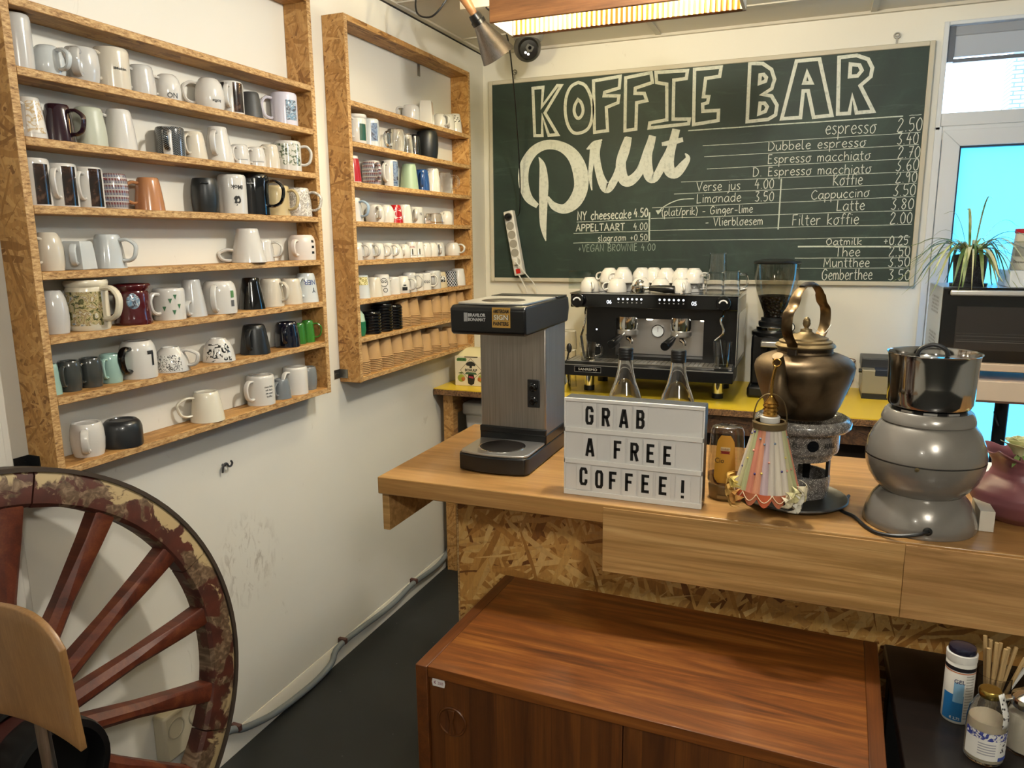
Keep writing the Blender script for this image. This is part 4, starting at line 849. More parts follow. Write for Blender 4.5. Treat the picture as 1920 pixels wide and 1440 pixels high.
S = thing('clamp_spotlight', 'metal cone spotlight with a wooden grip beside the box lamp', 'spotlight', (-1.195, 2.70, 2.378))
ax = Vector((.36, .50, -.79)).normalized(); q = Vector((0, 0, 1)).rotation_difference(ax).to_euler()
k = 1.1
MB().lathe([(r*k, z*k) for r, z in [(.019, 0), (.026, .02), (.028, .03), (.045, .075), (.058, .118), (.0595, .122), (.057, .121), (.043, .075), (.024, .03), (0, .028)]], 28).obj('cone_shade', ALU, S, rot=q)
MB().lathe([(r*k, z*k) for r, z in [(0, -.03), (.019, -.03), (.021, -.02), (.021, -.01), (.024, -.008), (.024, .006), (0, .006)]], 20).obj('lamp_socket', BLACKS, S, rot=q)
MB().lathe([(r*k, z*k) for r, z in [(0, -.115), (.012, -.112), (.019, -.095), (.016, -.07), (.012, -.03), (0, -.028)]], 16).obj('wooden_grip', M('#9c7048', .45), S, rot=q)
p0 = Vector((0, 0, 0))-ax*.145
MB().tube(smoothpts([p0, p0+Vector((-.02, 0, .005)), p0+Vector((-.03, -.02, -.05)), p0+Vector((-.085, -.03, -.105)), p0+Vector((-.15, -.02, -.085)), p0+Vector((-.155, 0, -.01)), p0+Vector((-.08, .02, .06)), p0+Vector((.02, .02, .10))], 6), .0034, 6).obj('flex', BLACK, S)
MB().box(-.09, .16, .03, .055, .06, ZC-2.379).obj('mounting_batten', M('#cfc9ba', .6), S, bevel=.002)
lamp('spotlight_bulb', 'POINT', Vector((-1.195, 2.70, 2.378))+ax*.118, 5, (1, .86, .46), .02)

K = thing('dome_camera', 'small grey dome security camera under the ceiling near the room corner', 'security camera', (-1.262, 3.40, ZC))
MB().lathe([(0, 0), (.070, 0), (.070, -.02), (.064, -.045), (.056, -.052), (0, -.052)], 28).obj('base', M('#77746c', .4), K)
ca = Vector((.42, -.82, -.36)).normalized(); q = Vector((0, 0, 1)).rotation_difference(ca).to_euler()
cl_ = (0, -.012, -.078)
MB().ball((0, 0, 0), .062, 26, 18).obj('ball_housing', M('#4d4c48', .4), K, loc=cl_)
e = MB().lathe([(0, .0615), (.039, .0585), (.046, .050), (.048, .041)], 26).obj('black_face', BLACKS, K, loc=cl_, rot=q)
MB().box(-.016, .016, -.003, .02, .0590, .0630).obj('lens_plate', M('#4a4947', .4), e); MB().lathe([(0, .0645), (.007, .0645), (.0085, .0625)], 14, (0, .008, 0)).obj('lens', BLACKG, e)
for s in (-1, 1): MB().lathe([(0, .0635), (.0055, .063), (.006, .058)], 10, (s*.007, -.018, 0)).obj('infrared_lamp', M('#f2efe2', .2, emit=.6), e)

# ------------------------------------------------------------------ bar counter
CT = 1.0
C = thing('bar_counter', 'oak bar counter with a coarse strand board front and oak apron', 'counter', (-.2, 1.9, 0))
def cb(x0, x1, y0, y1, z0, z1): return MB().box(x0+.2, x1+.2, y0-1.9, y1-1.9, z0, z1)
cb(-1.014, 1.25, 1.6, 2.205, CT-.045, CT).obj('worktop', OAK, C, bevel=.0025)
cb(-1.014, -.994, 1.62, 2.19, .85, CT-.045).obj('end_apron', OAKF, C, bevel=.0015)
cb(-.4165, .2015, 1.598, 1.62, .838, CT-.0065).obj('front_apron', OAKF, C, bevel=.0012)
cb(.2020, 1.25, 1.598, 1.62, .838, CT-.0065).obj('front_apron', OAKF2, C, bevel=.0012)
cb(-.888, 1.25, 1.80, 1.818, 0, CT-.045).obj('front_panel', OSBL, C)
cb(-.886, -.868, 1.818, 2.12, 0, CT-.045).obj('end_panel', OSBL, C)
cb(-.887, -.883, 1.797, 1.8, 0, CT-.046).obj('raw_edge', EDGE, C)

# back counter with the yellow top
ZY = .918
EDGE_SHADE = osb_mat('shaded_board_edge', [(0, '#3c2a1a'), (.4, '#6b5036'), (.8, '#8a6a48'), (1, '#5a4028')], 3, .3); OSB_SHADE = osb_mat('shaded_strand_board', [(0, '#2e1e12'), (.4, '#4a3320'), (.8, '#5d432a'), (1, '#3a2818')], 1.3, .3)  # shade on the counter's front edge and rail, painted in as darker board
B = thing('back_counter', 'strand board back counter with a yellow top along the chalkboard wall', 'counter', (-.6, 3.4, 0))
def bb(x0, x1, y0, y1, z0, z1): return MB().box(x0+.6, x1+.6, y0-3.4, y1-3.4, z0, z1)
bb(XL+.004, .40, 3.085, YB-.002, ZY-.004, ZY).obj('yellow_top', YELLOW, B)
bb(XL+.004, .40, 3.08, YB-.002, ZY-.030, ZY-.004).obj('board', EDGE_SHADE, B, bevel=.001)
bb(-.95, .40, 3.10, 3.12, ZY-.11, ZY-.03).obj('rail', OSB_SHADE, B)
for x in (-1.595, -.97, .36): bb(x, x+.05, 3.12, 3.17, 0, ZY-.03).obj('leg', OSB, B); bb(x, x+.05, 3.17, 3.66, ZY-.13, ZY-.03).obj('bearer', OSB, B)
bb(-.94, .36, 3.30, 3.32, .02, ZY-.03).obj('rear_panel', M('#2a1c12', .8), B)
q = thing('storage_bin', 'white lidded plastic bin under the back counter beside the board leg', 'bin', (-1.34, 3.36, .43))
MB().prism([(-.17, 0), (.17, 0), (.19, .34), (-.19, .34)], -.14, .14, lambda u, v, w: (u, w, v)).obj('bin_body', PLAST, q, bevel=.01)
MB().box(-.2, .2, -.155, .155, .34, .40).obj('lid', PLAST, q, bevel=.012); MB().prism([(-.1, .3), (.1, .3), (.07, .24), (-.07, .24)], -.16, -.14, lambda u, v, w: (u, w, v)).obj('handle', PLAST, q, bevel=.004)
tag(MB().box(-1.55, -1.12, 3.2, 3.55, 0, .43).obj('storage_crate', M('#3a2a1c', .7), bevel=.004), 'dark crate carrying the white bin under the back counter', 'crate')

# ------------------------------------------------------------------ teak sideboard
SB = thing('teak_sideboard', 'low teak sideboard with a round recessed pull standing against the counter', 'sideboard', (-.748, 1.298, 0), radians(-1.9))
W, DP, H = .915, .478, .70
MB().box(.028, W-.028, .004, DP, H-.026, H-.001).obj('top', TEAK, SB, bevel=.001)
for x in (0, W-.028): MB().box(x, x+.028, 0, DP, .12, H).obj('side_panel', TEAKD, SB, bevel=.0015)
MB().box(.028, W-.028, .004, DP, .12, .14).box(.03, W-.03, DP-.012, DP, .14, H-.026).obj('carcass', TEAKD, SB)
for x0, x1, hx in ((.029, W/2-.001, .083), (W/2+.001, W-.029, W-.083)):
    d = MB().box(x0, x1, .008, .026, .142, H-.027).obj('door', TEAKV, SB, bevel=.0012)
    MB().lathe([(.0345, .002), (.0345, -.003), (.033, -.0048), (.0305, -.0045), (.029, -.002), (.0285, .002)], 40).obj('pull_ring', TEAKV, d, rot=(radians(-90), 0, 0), loc=(hx, .008, .58))
    MB().lathe([(.029, -.001), (.018, .0012), (0, .0016)], 36).obj('pull_bowl', TEAKD, d, rot=(radians(-90), 0, 0), loc=(hx, .0062, .58))
    MB().prism([(-.0085, -.029), (.0085, -.029), (.0025, 0), (.0085, .029), (-.0085, .029), (-.0025, 0)], -.0065, .002, lambda u, v, w: (u, w, v)).obj('pull_bar', TEAKV, d, loc=(hx, .008, .58), bevel=.001)
for x in (.06, W-.09):
    for y in (.04, DP-.07): MB().lathe([(.010, 0), (.017, .12), (0, .12)], 14, (x+.015, y+.015, 0)).obj('leg', TEAKD, SB)
s = MB().prism([(-.014, -.009), (.014, -.009), (.016, 0), (.014, .009), (-.014, .009), (-.016, 0)], -.0006, .0004, lambda u, v, w: (u, w, v)).obj('price_sticker', M('#d8d2cf', .6), SB, loc=(.052, .0072, .664))
text('€ 250', .007, M('#8f5a6a', .6), s, (0, -.0008, 0))

# ------------------------------------------------------------------ dark table with wipes, straws, milk and sugar
TZ = .68
D = thing('dark_table', 'low dark brown wooden table tucked under the bar counter', 'table', (.7, 1.4, 0))
MB().box(-.5, .7, -.5, .385, TZ-.03, TZ).obj('tabletop', DARKW, D, bevel=.003)
MB().box(-.47, .67, -.47, .355, TZ-.1, TZ-.03).obj('apron', DARKW, D)
for x in (-.49, .63):
    for y in (-.49, .325): MB().box(x, x+.05, y, y+.05, 0, TZ-.03).obj('leg', DARKW, D, bevel=.003)
w = thing('wipes_canister', 'tall white and blue wipes canister with a dark cap on the dark table', 'canister', (.306, 1.535, TZ+.0003))
MB().lathe([(0, 0), (.024, 0), (.0255, .003), (.0255, .122), (.024, .124), (0, .124)], 28).obj('can', M('#d6d3cb', .35), w)
pr = [(.0255, .004), (.0255, .05)]
MB().patch([(.0255, .006), (.0255, .06)], radians(-160), radians(-78), .0004, 14).obj('blue_label', M('#1f6aa6', .35), w)
MB().patch([(.0255, .045), (.0255, .085)], radians(-118), radians(-80), .0007, 8).obj('pale_label', M('#7fa9c8', .4), w)
for i in range(16): MB().patch([(.0255, .012+i*.0058), (.0255, .0145+i*.0058)], radians(-74), radians(-34-random.uniform(0, 9)), .0004, 8).obj('small_print', M('#a9a59c', .6), w) if i % 1 == 0 else None
MB().patch([(.0255, .108), (.0255, .116)], -pi, pi, .0005, 30).obj('black_band', M('#17181f', .35), w); MB().patch([(.0255, .1045), (.0255, .1065)], -pi, pi, .0005, 30).obj('orange_line', M('#c0642c', .5), w)
text('GEL', .008, M('#26305a', .5), w, (0, 0, .088), wrap=(.0258, radians(-98)), bold=.01); text('€ 2,72', .006, M('#d6d3cb', .5), w, (0, 0, .012), wrap=(.0262, radians(-105)), bold=.01)
c = MB().lathe([(0, .124), (.026, .124), (.0265, .127), (.0265, .139), (.0255, .140), (0, .14)], 28).obj('lid', PLAST, w); MB().lathe([(0, .14), (.0235, .14), (.024, .144), (.0225, .15), (.015, .153), (0, .153)], 26).obj('cap', M('#14162a', .2, coat=.3), w)
h = thing('straw_glass', 'clear glass holding wooden stirring sticks on the dark table', 'glass', (.372, 1.575, TZ+.0003))
MB().lathe([(0, 0), (.027, 0), (.030, .085), (.0288, .085), (.026, .004), (0, .004)], 24).obj('glass', GLASS, h)
SM = M('#b89a6a', .65, name='stick_wood')
for i, (dx, dy, tx, ty, l) in enumerate([(-.016, -.004, -.022, .002, .158), (-.010, .004, -.012, .005, .150), (-.005, -.006, -.004, -.004, .150), (.0, .003, .004, .004, .147), (.003, -.009, .010, -.008, .142), (.008, .0, .016, .0, .142), (.010, .008, .030, .010, .140), (.014, -.004, .042, -.004, .128), (-.013, -.012, -.017, -.012, .140), (.012, .012, .050, .014, .10)]):
    st = MB().tube([(dx*.6, dy*.6, .006), (tx*1.05, ty, l)], .0036, 8).obj('stirring_stick', SM if i < 9 else PLAST, loc=(.372, 1.575, TZ))
    tag(st, 'round wooden stirring stick in the glass behind the milk bottle' if i < 9 else 'white paper straw among the wooden sticks in the glass', 'stick', 'stirring sticks in the glass')
m = thing('milk_bottle', 'half-full glass milk bottle with a blue flower label on the dark table', 'bottle', (.333, 1.425, TZ+.0003))
MB().lathe([(0, 0), (.029, 0), (.0315, .004), (.0315, .072), (.029, .092), (.021, .110), (.0155, .118), (.0155, .130), (.0143, .130), (.0143, .118), (.0195, .109), (.0275, .091), (.030, .071), (.030, .005), (0, .004)], 32).obj('glass_body', GLASS, m)
MB().lathe([(0, .0042), (.0297, .0055), (.0297, .071), (.0285, .079), (0, .0795)], 28).obj('milk', M('#cdbfa4', .4, sss=.1), m)
MB().patch([(.0315, .012), (.0315, .052)], radians(-165), radians(15), .0004, 24).obj('label', PAPERW, m)
FLO = pattern('blue_flower_print', lambda t: t.ramp(t.noise(t.map((150, 150, 150)), 1, 2, 1), [(.46, '#2f3a8a'), (.54, '#d8d6d0')]), .5, 0)
MB().patch([(.0315, .050), (.0313, .064)], radians(-165), radians(15), .0006, 24).obj('flower_border', FLO, m)
MB().patch([(.0315, .012), (.0315, .019)], radians(-60), radians(15), .0007, 12).obj('blue_corner', M('#41549c', .5), m)
for i in range(5): MB().patch([(.0315, .022+i*.005), (.0315, .0242+i*.005)], radians(-120), radians(-70), .0007, 8).obj('small_print', M('#9a9aa0', .6), m)
COW = pattern('cow_spot_print', lambda t: t.ramp(t.vor(t.map((170, 170, 170)), 1, 'Distance'), [(.3, '#1d1d22'), (.38, '#dcdad4')]), .5, 0)
MB().patch([(.0315, .028), (.0315, .05)], radians(-58), radians(-20), .0007, 8).obj('cow_print', COW, m)
MB().lathe([(.0172, .119), (.0182, .122), (.0182, .130), (.0165, .1325), (0, .1325)], 28).obj('gold_lid', M('#a8924c', .25, 1), m)
MB().surf(lambda u, v: ((.0075*(v-.5)*2)*cos(radians(-45)+pi/2)+(.019+.013*min(1, u*1.6))*cos(radians(-45)), (.0075*(v-.5)*2)*sin(radians(-45)+pi/2)+(.019+.013*min(1, u*1.6))*sin(radians(-45)), .133-.058*u), 8, 3).obj('paper_seal', COW, m, solid=.0004)
s = thing('sugar_jar', 'glass sugar pourer with a chrome flap lid beside the milk bottle', 'sugar jar', (.407, 1.475, TZ+.0003))
MB().lathe([(0, 0), (.032, 0), (.034, .004), (.033, .075), (.028, .088), (.027, .088), (.0315, .074), (.032, .005), (0, .005)], 14).obj('jar', GLASS, s)
MB().lathe([(0, .0055), (.031, .006), (.031, .072), (0, .073)], 20).obj('sugar', M('#d8cfba', .8), s)
MB().lathe([(.030, .086), (.031, .09), (.029, .103), (.018, .112), (0, .114)], 24).obj('lid', CHROME, s); MB().box(-.03, .012, -.008, .008, .113, .117).obj('flap', CHROME, s, bevel=.002, rot=(0, radians(-22), 0), loc=(.03, 0, -.004))

# ------------------------------------------------------------------ old wagon wheel, leaning on the wall
WC = Vector((-1.469, .896, .580)); RW = .575
le, yw_ = radians(5), radians(-7.5)
n_ = Vector((cos(yw_)*cos(le), sin(yw_)*cos(le), sin(le))); u_ = Vector((0, 0, 1)).cross(n_).normalized(); v_ = n_.cross(u_)
WH_ = thing('wagon_wheel', 'old wooden wagon wheel with peeling red paint leaning on the wall', 'wheel', WC)
WH_.matrix_world = Matrix(((u_.x, v_.x, n_.x, WC.x), (u_.y, v_.y, n_.y, WC.y), (u_.z, v_.z, n_.z, WC.z), (0, 0, 0, 1)))
NF = 7
for k in range(NF):
    b = MB(); a0, a1 = 2*pi*(k+.004)/NF+.42, 2*pi*(k+.996)/NF+.42; n = 14; ri, ro, d = .492, .566, .052
    vs = []
    for i in range(n+1):
        a = a0+(a1-a0)*i/n
        for r, z in ((ri, -d), (ri-.002*sin(i), -.008), (ri+.008, 0), (ro-.008, 0), (ro, -.006), (ro, -d)): vs.append((r*cos(a), r*sin(a), z))
    fs = [(i*6+j, i*6+(j+1) % 6, (i+1)*6+(j+1) % 6, (i+1)*6+j) for i in range(n) for j in range(6)]+[tuple(range(6)), tuple(range(n*6, n*6+6))[::-1]]
    b.add(vs, fs).obj('felloe', WHEELP, WH_)
MB().lathe([(.566, -.054), (.5755, -.054), (.5755, .001), (.566, .001), (.566, -.054)], 96).obj('iron_tyre', IRON, WH_, sharp=30)
for k in range(15):
    a = radians(7.7+24*k); b = MB(); ca_, sa_ = cos(a), sin(a)
    secs = [(.085, .020, .024), (.14, .021, .026), (.30, .0185, .021), (.43, .021, .021), (.50, .024, .022)]
    vs = []
    for r, hw, hd in secs:
        pts = [(-hw, -hd), (hw, -hd), (hw, hd*.35), (hw*.35, hd), (-hw*.35, hd), (-hw, hd*.35)]
        if r > .42: pts = [(-hw, -hd), (hw, -hd), (hw, hd*.9), (hw*.8, hd), (-hw*.8, hd), (-hw, hd*.9)]
        vs += [(r*ca_-t_*sa_, r*sa_+t_*ca_, z-.026) for t_, z in pts]
    fs = [(i*6+j, i*6+(j+1) % 6, (i+1)*6+(j+1) % 6, (i+1)*6+j) for i in range(4) for j in range(6)]
    b.add(vs, fs); o = b.obj('spoke', SPOKEP, WH_, sharp=30)
hubp = MB().lathe([(0, -.07), (.075, -.07), (.098, -.05), (.105, -.026), (.1, .0), (.085, .04), (.082, .12), (0, .12)], 32).obj('hub', M('#3a1712', .5), WH_)
MB().lathe([(.09, .10), (.098, .105), (.1, .12), (.1, .175), (.097, .185), (.084, .188), (.08, .18), (.078, .14), (0, .135)], 36).obj('hub_cap_ring', BLACKI, WH_)
MB().lathe([(.094, .018), (.1, .02), (.1, .045), (.094, .047)], 36).obj('iron_band', BLACKI, WH_)

# ------------------------------------------------------------------ tall chair in front of the wheel
CD = 1.15; rgt = _r2
base = Vector((0, 0, CAMZ))+(_f+_r2*((-95-960)/FPX)-_u2*((1272-720)/FPX))*CD
dirh = Vector((rgt.x, rgt.y, 0)).normalized(); nrm = Vector((dirh.y, -dirh.x, 0))   # nrm faces the room
CH = thing('wooden_chair', 'tall chair with a curved plywood backrest in front of the wagon wheel', 'chair', (base.x, base.y, 0), atan2(dirh.y, dirh.x))
zb = base.z
def bf(u, v):
    hwid = .205; x = (u*2-1)*hwid; top = .120-.052*abs(u*2-1)**6; bot = -.075-.035*abs(u*2-1)**1.6
    zz = bot+(top-bot)*v; return (x, -.055*(1-(abs(u*2-1))**2)*-1-.02-.02*v, zb+zz)
PB = MB().surf(bf, 28, 10).obj('backrest', PLY, CH, solid=.011, bevel=.002, sharp=50)
for s in (-.115,): 
    for sx in (-1, 1): MB().tube(smoothpts([(sx*.10, .038, zb+.05), (sx*.10, .045, zb-.12), (sx*.11, .03, zb-.24), (sx*.12, -.06, zb-.27), (sx*.14, -.30, zb-.28)], 5), .012, 10, side=(1, 0, 0), flat=.6).obj('back_tube', ALU, CH)
MB().box(-.19, .19, -.40, .0, zb-.275, zb-.26).obj('seat', PLY, CH, bevel=.005)
for sx in (-1, 1):
    for y0, y1 in ((-.36, -.40), (-.03, .03)): MB().tube([(sx*.15, y0, zb-.276), (sx*.19, y1, .0)], .011, 10).obj('leg', ALU, CH)
MB().box(-.18, .18, .002, .014, .25, .27).box(-.19, .19, -.39, -.378, .25, .27).obj('foot_rail', ALU, CH)

# ------------------------------------------------------------------ wall fittings
P = [(3.213, .40), (3.213, .319), (3.204, .159), (3.163, .092), (3.04, .055), (2.79, .07), (2.679, .060), (2.548, .057), (2.224, .074), (2.162, .032), (2.076, .016), (1.96, .018), (1.876, .025), (1.797, .038), (1.689, .07), (1.619, .105), (1.50, .12), (1.47, .16)]
t = thing('conduit_pipe', 'grey flexible conduit pipe running along the bottom of the mug rack wall', 'pipe', (XL+.016, 2.3, 0))
MB().tube(smoothpts([(.008, y-2.3, max(z, .014)) for y, z in P], 4), .0115, 10).obj('pipe', M('#6d7274', .45), t)
for y, z in ((2.81, .068), (2.245, .072), (1.66, .085)): MB().box(-.014, .021, y-2.3-.008, y-2.3+.008, z-.004, z+.017).obj('clip', M('#4a2c26', .6), t, bevel=.002)
t = thing('wall_socket', 'cream double wall socket behind the wheel spokes', 'socket', (XL+.0005, 1.45, .24))
MB().box(0, .045, -.08, .075, -.07, .07).obj('socket_box', M('#bdb49c', .45), t, bevel=.008)
for y in (-.04, .035): MB().lathe([(.03, .044), (.03, .047), (.026, .047), (.024, .035), (0, .034)], 20, (0, y, .02), 'x').obj('socket_well', M('#a39a86', .5), t)
t = MB().tube([(0, 0, 0), (.012, 0, 0)], .0042, 8).tube(smoothpts([(.010, -.012, -.020), (.012, -.011, -.004), (.014, -.004, .006), (.015, .004, .004), (.016, .008, -.004), (.017, .016, -.006), (.018, .022, .002), (.017, .018, .010)], 4), .0032, 8).obj('wall_hook', M('#5f6062', .4, .8), loc=(XL, 1.715, .935))
tag(t, 'small bent grey hook screwed into the bare wall below the mug rack', 'hook')

# ------------------------------------------------------------------ filter coffee machine
F = thing('filter_coffee_machine', 'black and steel filter coffee machine with a sign painters sticker on the bar', 'coffee machine', (-.748, 1.722, CT+.0003))
def outl(w, y1, bow=.014, y0=0): return [(-w, y0+.022), (-w*.93, y0+.006)]+[(w*.93*(i/4-1), y0+.006-bow*(1-(i/4-1)**2)) for i in range(1, 8)]+[(w*.93, y0+.006), (w, y0+.022), (w, y1), (-w, y1)]
xyz = lambda u, v, w: (u, v, w)
MB().prism(outl(.0985, .34), .003, .046, xyz).box(-.0985, .0985, .155, .34, .046, .074).obj('base', BLACKS, F, bevel=.003)
MB().prism(outl(.094, .155, .013, .004), .046, .053, xyz).obj('top_plate', STEELP, F, bevel=.002)
MB().lathe([(.063, .053), (.063, .0545), (.0595, .0555), (.058, .0545)], 40, (0, .078, 0)).obj('plate_ring', CHROME, F)
MB().lathe([(0, .0552), (.03, .0549), (.0585, .0552), (.0585, .053)], 40, (0, .078, 0)).obj('hot_plate', M('#2b2623', .3, .4), F)
MB().box(-.096, .096, .158, .328, .07, .37).obj('column', STEEL, F, bevel=.004)
MB().box(-.0975, .0975, .151, .166, .07, .088).obj('column_foot', BLACKS, F, bevel=.003)
side = [(-.008, .366), (.0, .362), (.335, .366), (.348, .405), (.338, .438), (.0, .436), (-.012, .428)]
MB().prism(side, -.102, .102, lambda u, v, w: (w, u, v)).obj('brew_head', BLACKS, F, bevel=.006, seg=3)
MB().prism(outl(.094, .245, .01, .004), .437, .4415, xyz).obj('warming_top', STEELP, F, bevel=.001); MB().lathe([(0, .4425), (.056, .4423), (.058, .4413)], 36, (0, .10, 0)).obj('upper_plate', M('#2b2623', .35, .3), F)
MB().box(-.1, .1, .25, .33, .4375, .4425).obj('water_lid', BLACKS, F, bevel=.002)
s = MB().box(.044, .079, .154, .158, .148, .225).obj('switch_plate', BLACK, F, bevel=.004)
for z in (.205, .168): MB().lathe([(.0125, 0), (.0125, .003), (.010, .004), (.009, .010), (.004, .011), (0, .010)], 20).obj('rotary_switch', BLACKG, s, rot=(radians(90), 0, 0), loc=(.0615, .154, z))
for i in range(3): MB().box(-.062+i*.0035, -.060+i*.0035, -.0125, -.0108, .396, .418).obj('logo_bar', M('#b9b9b9', .4), F)
text('BRAVILOR', .0085, M('#cfcfcf', .4), F, (-.027, -.0122, .4125), w=.047, bold=.015); text('BONAMAT', .0085, M('#cfcfcf', .4), F, (-.027, -.0122, .4015), w=.047, bold=.015)
s = MB().box(.014, .0625, -.0116, -.0103, .383, .4325).obj('sign_sticker', M('#b78d3e', .4), F)
text('SIGN', .0135, M('#171310', .5), s, (.038, -.0121, .4085), w=.041, bold=.04); text('SIGN', .0125, M('#e4ddc8', .5), s, (.038, -.0126, .4085), w=.038, bold=.015)
text('AMSTERDAM', .0095, M('#171310', .5), s, (.038, -.0121, .4235), w=.041, bold=.03); text('PAINTERS', .0095, M('#171310', .5), s, (.038, -.0121, .393), w=.041, bold=.03)

# ------------------------------------------------------------------ light box with letters
G = thing('letter_light_box', 'white light box with black letters offering free coffee on the bar', 'light box', (-.3625, 1.643, CT+.0003))
MB().box(-.162, .160, .004, .052, 0, .234).obj('casing', M('#34373b', .4), G, bevel=.003)
MB().box(-.159, .157, .0035, .004, .003, .231).obj('diffuser', M('#d4d2cf', .5), G)
b = MB()
for z0, z1 in ((0, .012), (.077, .088), (.153, .164), (.226, .234)): b.box(-.162, .160, -.001, .004, z0, z1)
for x0 in (-.162, .1565): b.box(x0, x0+.0035, -.001, .004, .012, .226)
b.obj('front_rails', M('#dbd9d5', .4), G, bevel=.0008)
LBG = {'G': '.92,.72 .92,.86 .76,1 .24,1 .08,.86 .08,.14 .24,0 .76,0 .92,.14 .92,.46 .5,.46', 'R': '.08,-.08 .08,1 .72,1 .92,.87 .92,.65 .72,.52 .08,.52|.52,.52 .96,-.08', 'A': '-.02,-.08 .40,1 .60,1 1.02,-.08|.15,.25 .85,.25', 'B': '.08,.52 .68,.52 .86,.65 .86,.87 .68,1 .08,1 .08,0 .72,0 .92,.14 .92,.38 .72,.52', 'F': '.1,-.08 .1,1 1.05,1|.1,.53 .88,.53', 'E': '1.05,0 .1,0 .1,1 1.05,1|.1,.52 .9,.52', 'C': '.92,.68 .92,.86 .76,1 .24,1 .08,.86 .08,.14 .24,0 .76,0 .92,.14 .92,.32', 'O': '.5,1 .24,1 .08,.86 .08,.14 .24,0 .76,0 .92,.14 .92,.86 .76,1 .5,1', '!': '.5,1.08 .5,.26|.5,.10 .5,-.08'}
CARDM = M('#d9d7d4', .28, name='letter_card')
for ch, x, z in [('G', -.101, .195), ('R', -.062, .194), ('A', -.02, .194), ('B', .018, .195), ('A', -.099, .119), ('F', -.033, .119), ('R', .006, .118), ('E', .043, .118), ('E', .081, .117), ('C', -.114, .047), ('O', -.076, .044), ('F', -.043, .044), ('F', -.005, .044), ('E', .033, .045), ('E', .073, .045), ('!', .117, .042)]:
    c = MB().box(x-.0165, x+.0165, .0012, .0018, z-.033, z+.030).obj('letter_card', CARDM, G)
    b = MB()
    for st in LBG[ch].split('|'):
        pp = [tuple(map(float, q.split(','))) for q in st.split()]
        b.ribbon([(x+(u-.5)*.0150, z+(v-.5)*.0368) for u, v in pp], .0070, lambda u, v: (u, .0008, v))
    b.obj('lettering', M('#0c0c0d', .4), c, sharp=0)

# two clear bottles behind the light box
for i, x in enumerate((-.417, -.289)):
    b = thing('glass_bottle', ('clear bottle with a black screw cap behind the lettered end of the light box', 'clear bottle with a black screw cap behind the blank end of the light box')[i], 'bottle', (x, 1.80, CT+.0003))
    pr = [(0, 0), (.040, 0), (.043, .006), (.044, .10), (.0445, .17), (.043, .20), (.036, .225), (.0265, .25), (.0195, .28), (.0165, .315), (.016, .328)]
    MB().lathe(pr+[(r-.0025, z) for r, z in pr[:0:-1]]+[(0, .004)], 32).obj('bottle_glass', GLASS, b)
    MB().lathe([(.0170, .305), (.0180, .307), (.0180, .333), (.0165, .335), (0, .335)], 28).obj('screw_cap', BLACK, b)
    for z in (.311, .317, .323, .329): MB().lathe([(.0180, z), (.0185, z+.0015), (.0180, z+.003)], 28).obj('cap_ridge', BLACK, b)

# ------------------------------------------------------------------ syrup squeeze bottle
H_ = thing('honey_bottle', 'clear squeeze bottle of honey with a yellow label beside the light box', 'bottle', (-.163, 1.742, CT+.0003))
def ob(pr, name, mat, sy=.72, **k): return MB().lathe(pr, 30, sy=sy).obj(name, mat, H_, **k)
ob([(0, 0), (.034, 0), (.036, .004), (.0385, .032), (.036, .036), (0, .036)], 'flip_cap', M('#80663c', .35), )
ob([(.037, .036), (.0415, .045), (.0415, .09), (.039, .13), (.0375, .16), (.034, .170), (.028, .1735), (0, .174)], 'clear_body', thin_glass('clear_plastic', '#e9e5dc', .13))
ob([(0, .037), (.036, .037), (.040, .045), (.040, .060), (0, .062)], 'honey', M('#5a2610', .25))
def hl(u, v):
    a = radians(-90)+(u-.5)*1.25*(1-.22*v)*min(1, (1-v)*5+.3)**.5*min(1, v*6+.35)**.5; z = .044+.112*v; r = interp([(.0415, .04), (.0415, .09), (.039, .13), (.0375, .17)], z)+.0007
    return (r*cos(a), r*.72*sin(a), z)
lb = MB().surf(hl, 14, 16).obj('yellow_label', M('#b8862a', .45), H_)
MB().prism([(-.011, -.003), (.011, -.003), (.008, 0), (.011, .003), (-.011, .003), (-.008, 0)], -.0302, -.0296, lambda u, v, w: (u, w, v+.117)).obj('red_banner', M('#7c1f16', .4), lb)
MB().box(-.0105, .0105, -.0300, -.0294, .121, .129).obj('name_plate', M('#c9b48a', .5), lb); text('Imker', .0055, M('#6b2a1a', .5), lb, (0, -.0303, .125), w=.018)
text('Cio', .012, M('#3a2410', .5), lb, (-.012, -.0309, .098), w=.02); MB().box(-.014, .014, -.0285, -.026, .006, .013).obj('cap_lip', M('#a08656', .4), H_)

# ------------------------------------------------------------------ enamel stove, kettle
SX, SY = -.005, 1.79
O1 = thing('enamel_stove', 'grey speckled enamel spirit stove with a round window under the kettle', 'stove', (SX, SY, CT+.0065))
MB().lathe([(0, .012), (.062, .012), (.064, .016), (.067, .045), (.0665, .058), (.065, .062), (.0625, .061), (.0635, .045), (.058, .02), (0, .02)], 40).obj('burner_cup', ENAMEL, O1)
MB().lathe([(0, .026), (.058, .026), (0, .0265)], 24).obj('burner_inside', M('#15161a', .5), O1)
MB().box(-.016, .012, -.080, -.060, 0, .032).obj('front_foot', ENAMEL, O1, bevel=.002); MB().box(.045, .055, .045, .055, 0, .02).obj('rear_foot', ENAMEL, O1); MB().box(-.06, -.05, .045, .055, 0, .02).obj('rear_foot', ENAMEL, O1)
for a in (-100, -15, 75, 165): MB().box(-.008, .008, -.003, .003, .03, .125).obj('strut', ENAMEL if a == -100 else BLACKI, O1, loc=(.062*cos(radians(a)), .062*sin(radians(a)), 0), rot=(0, 0, radians(a+90)))
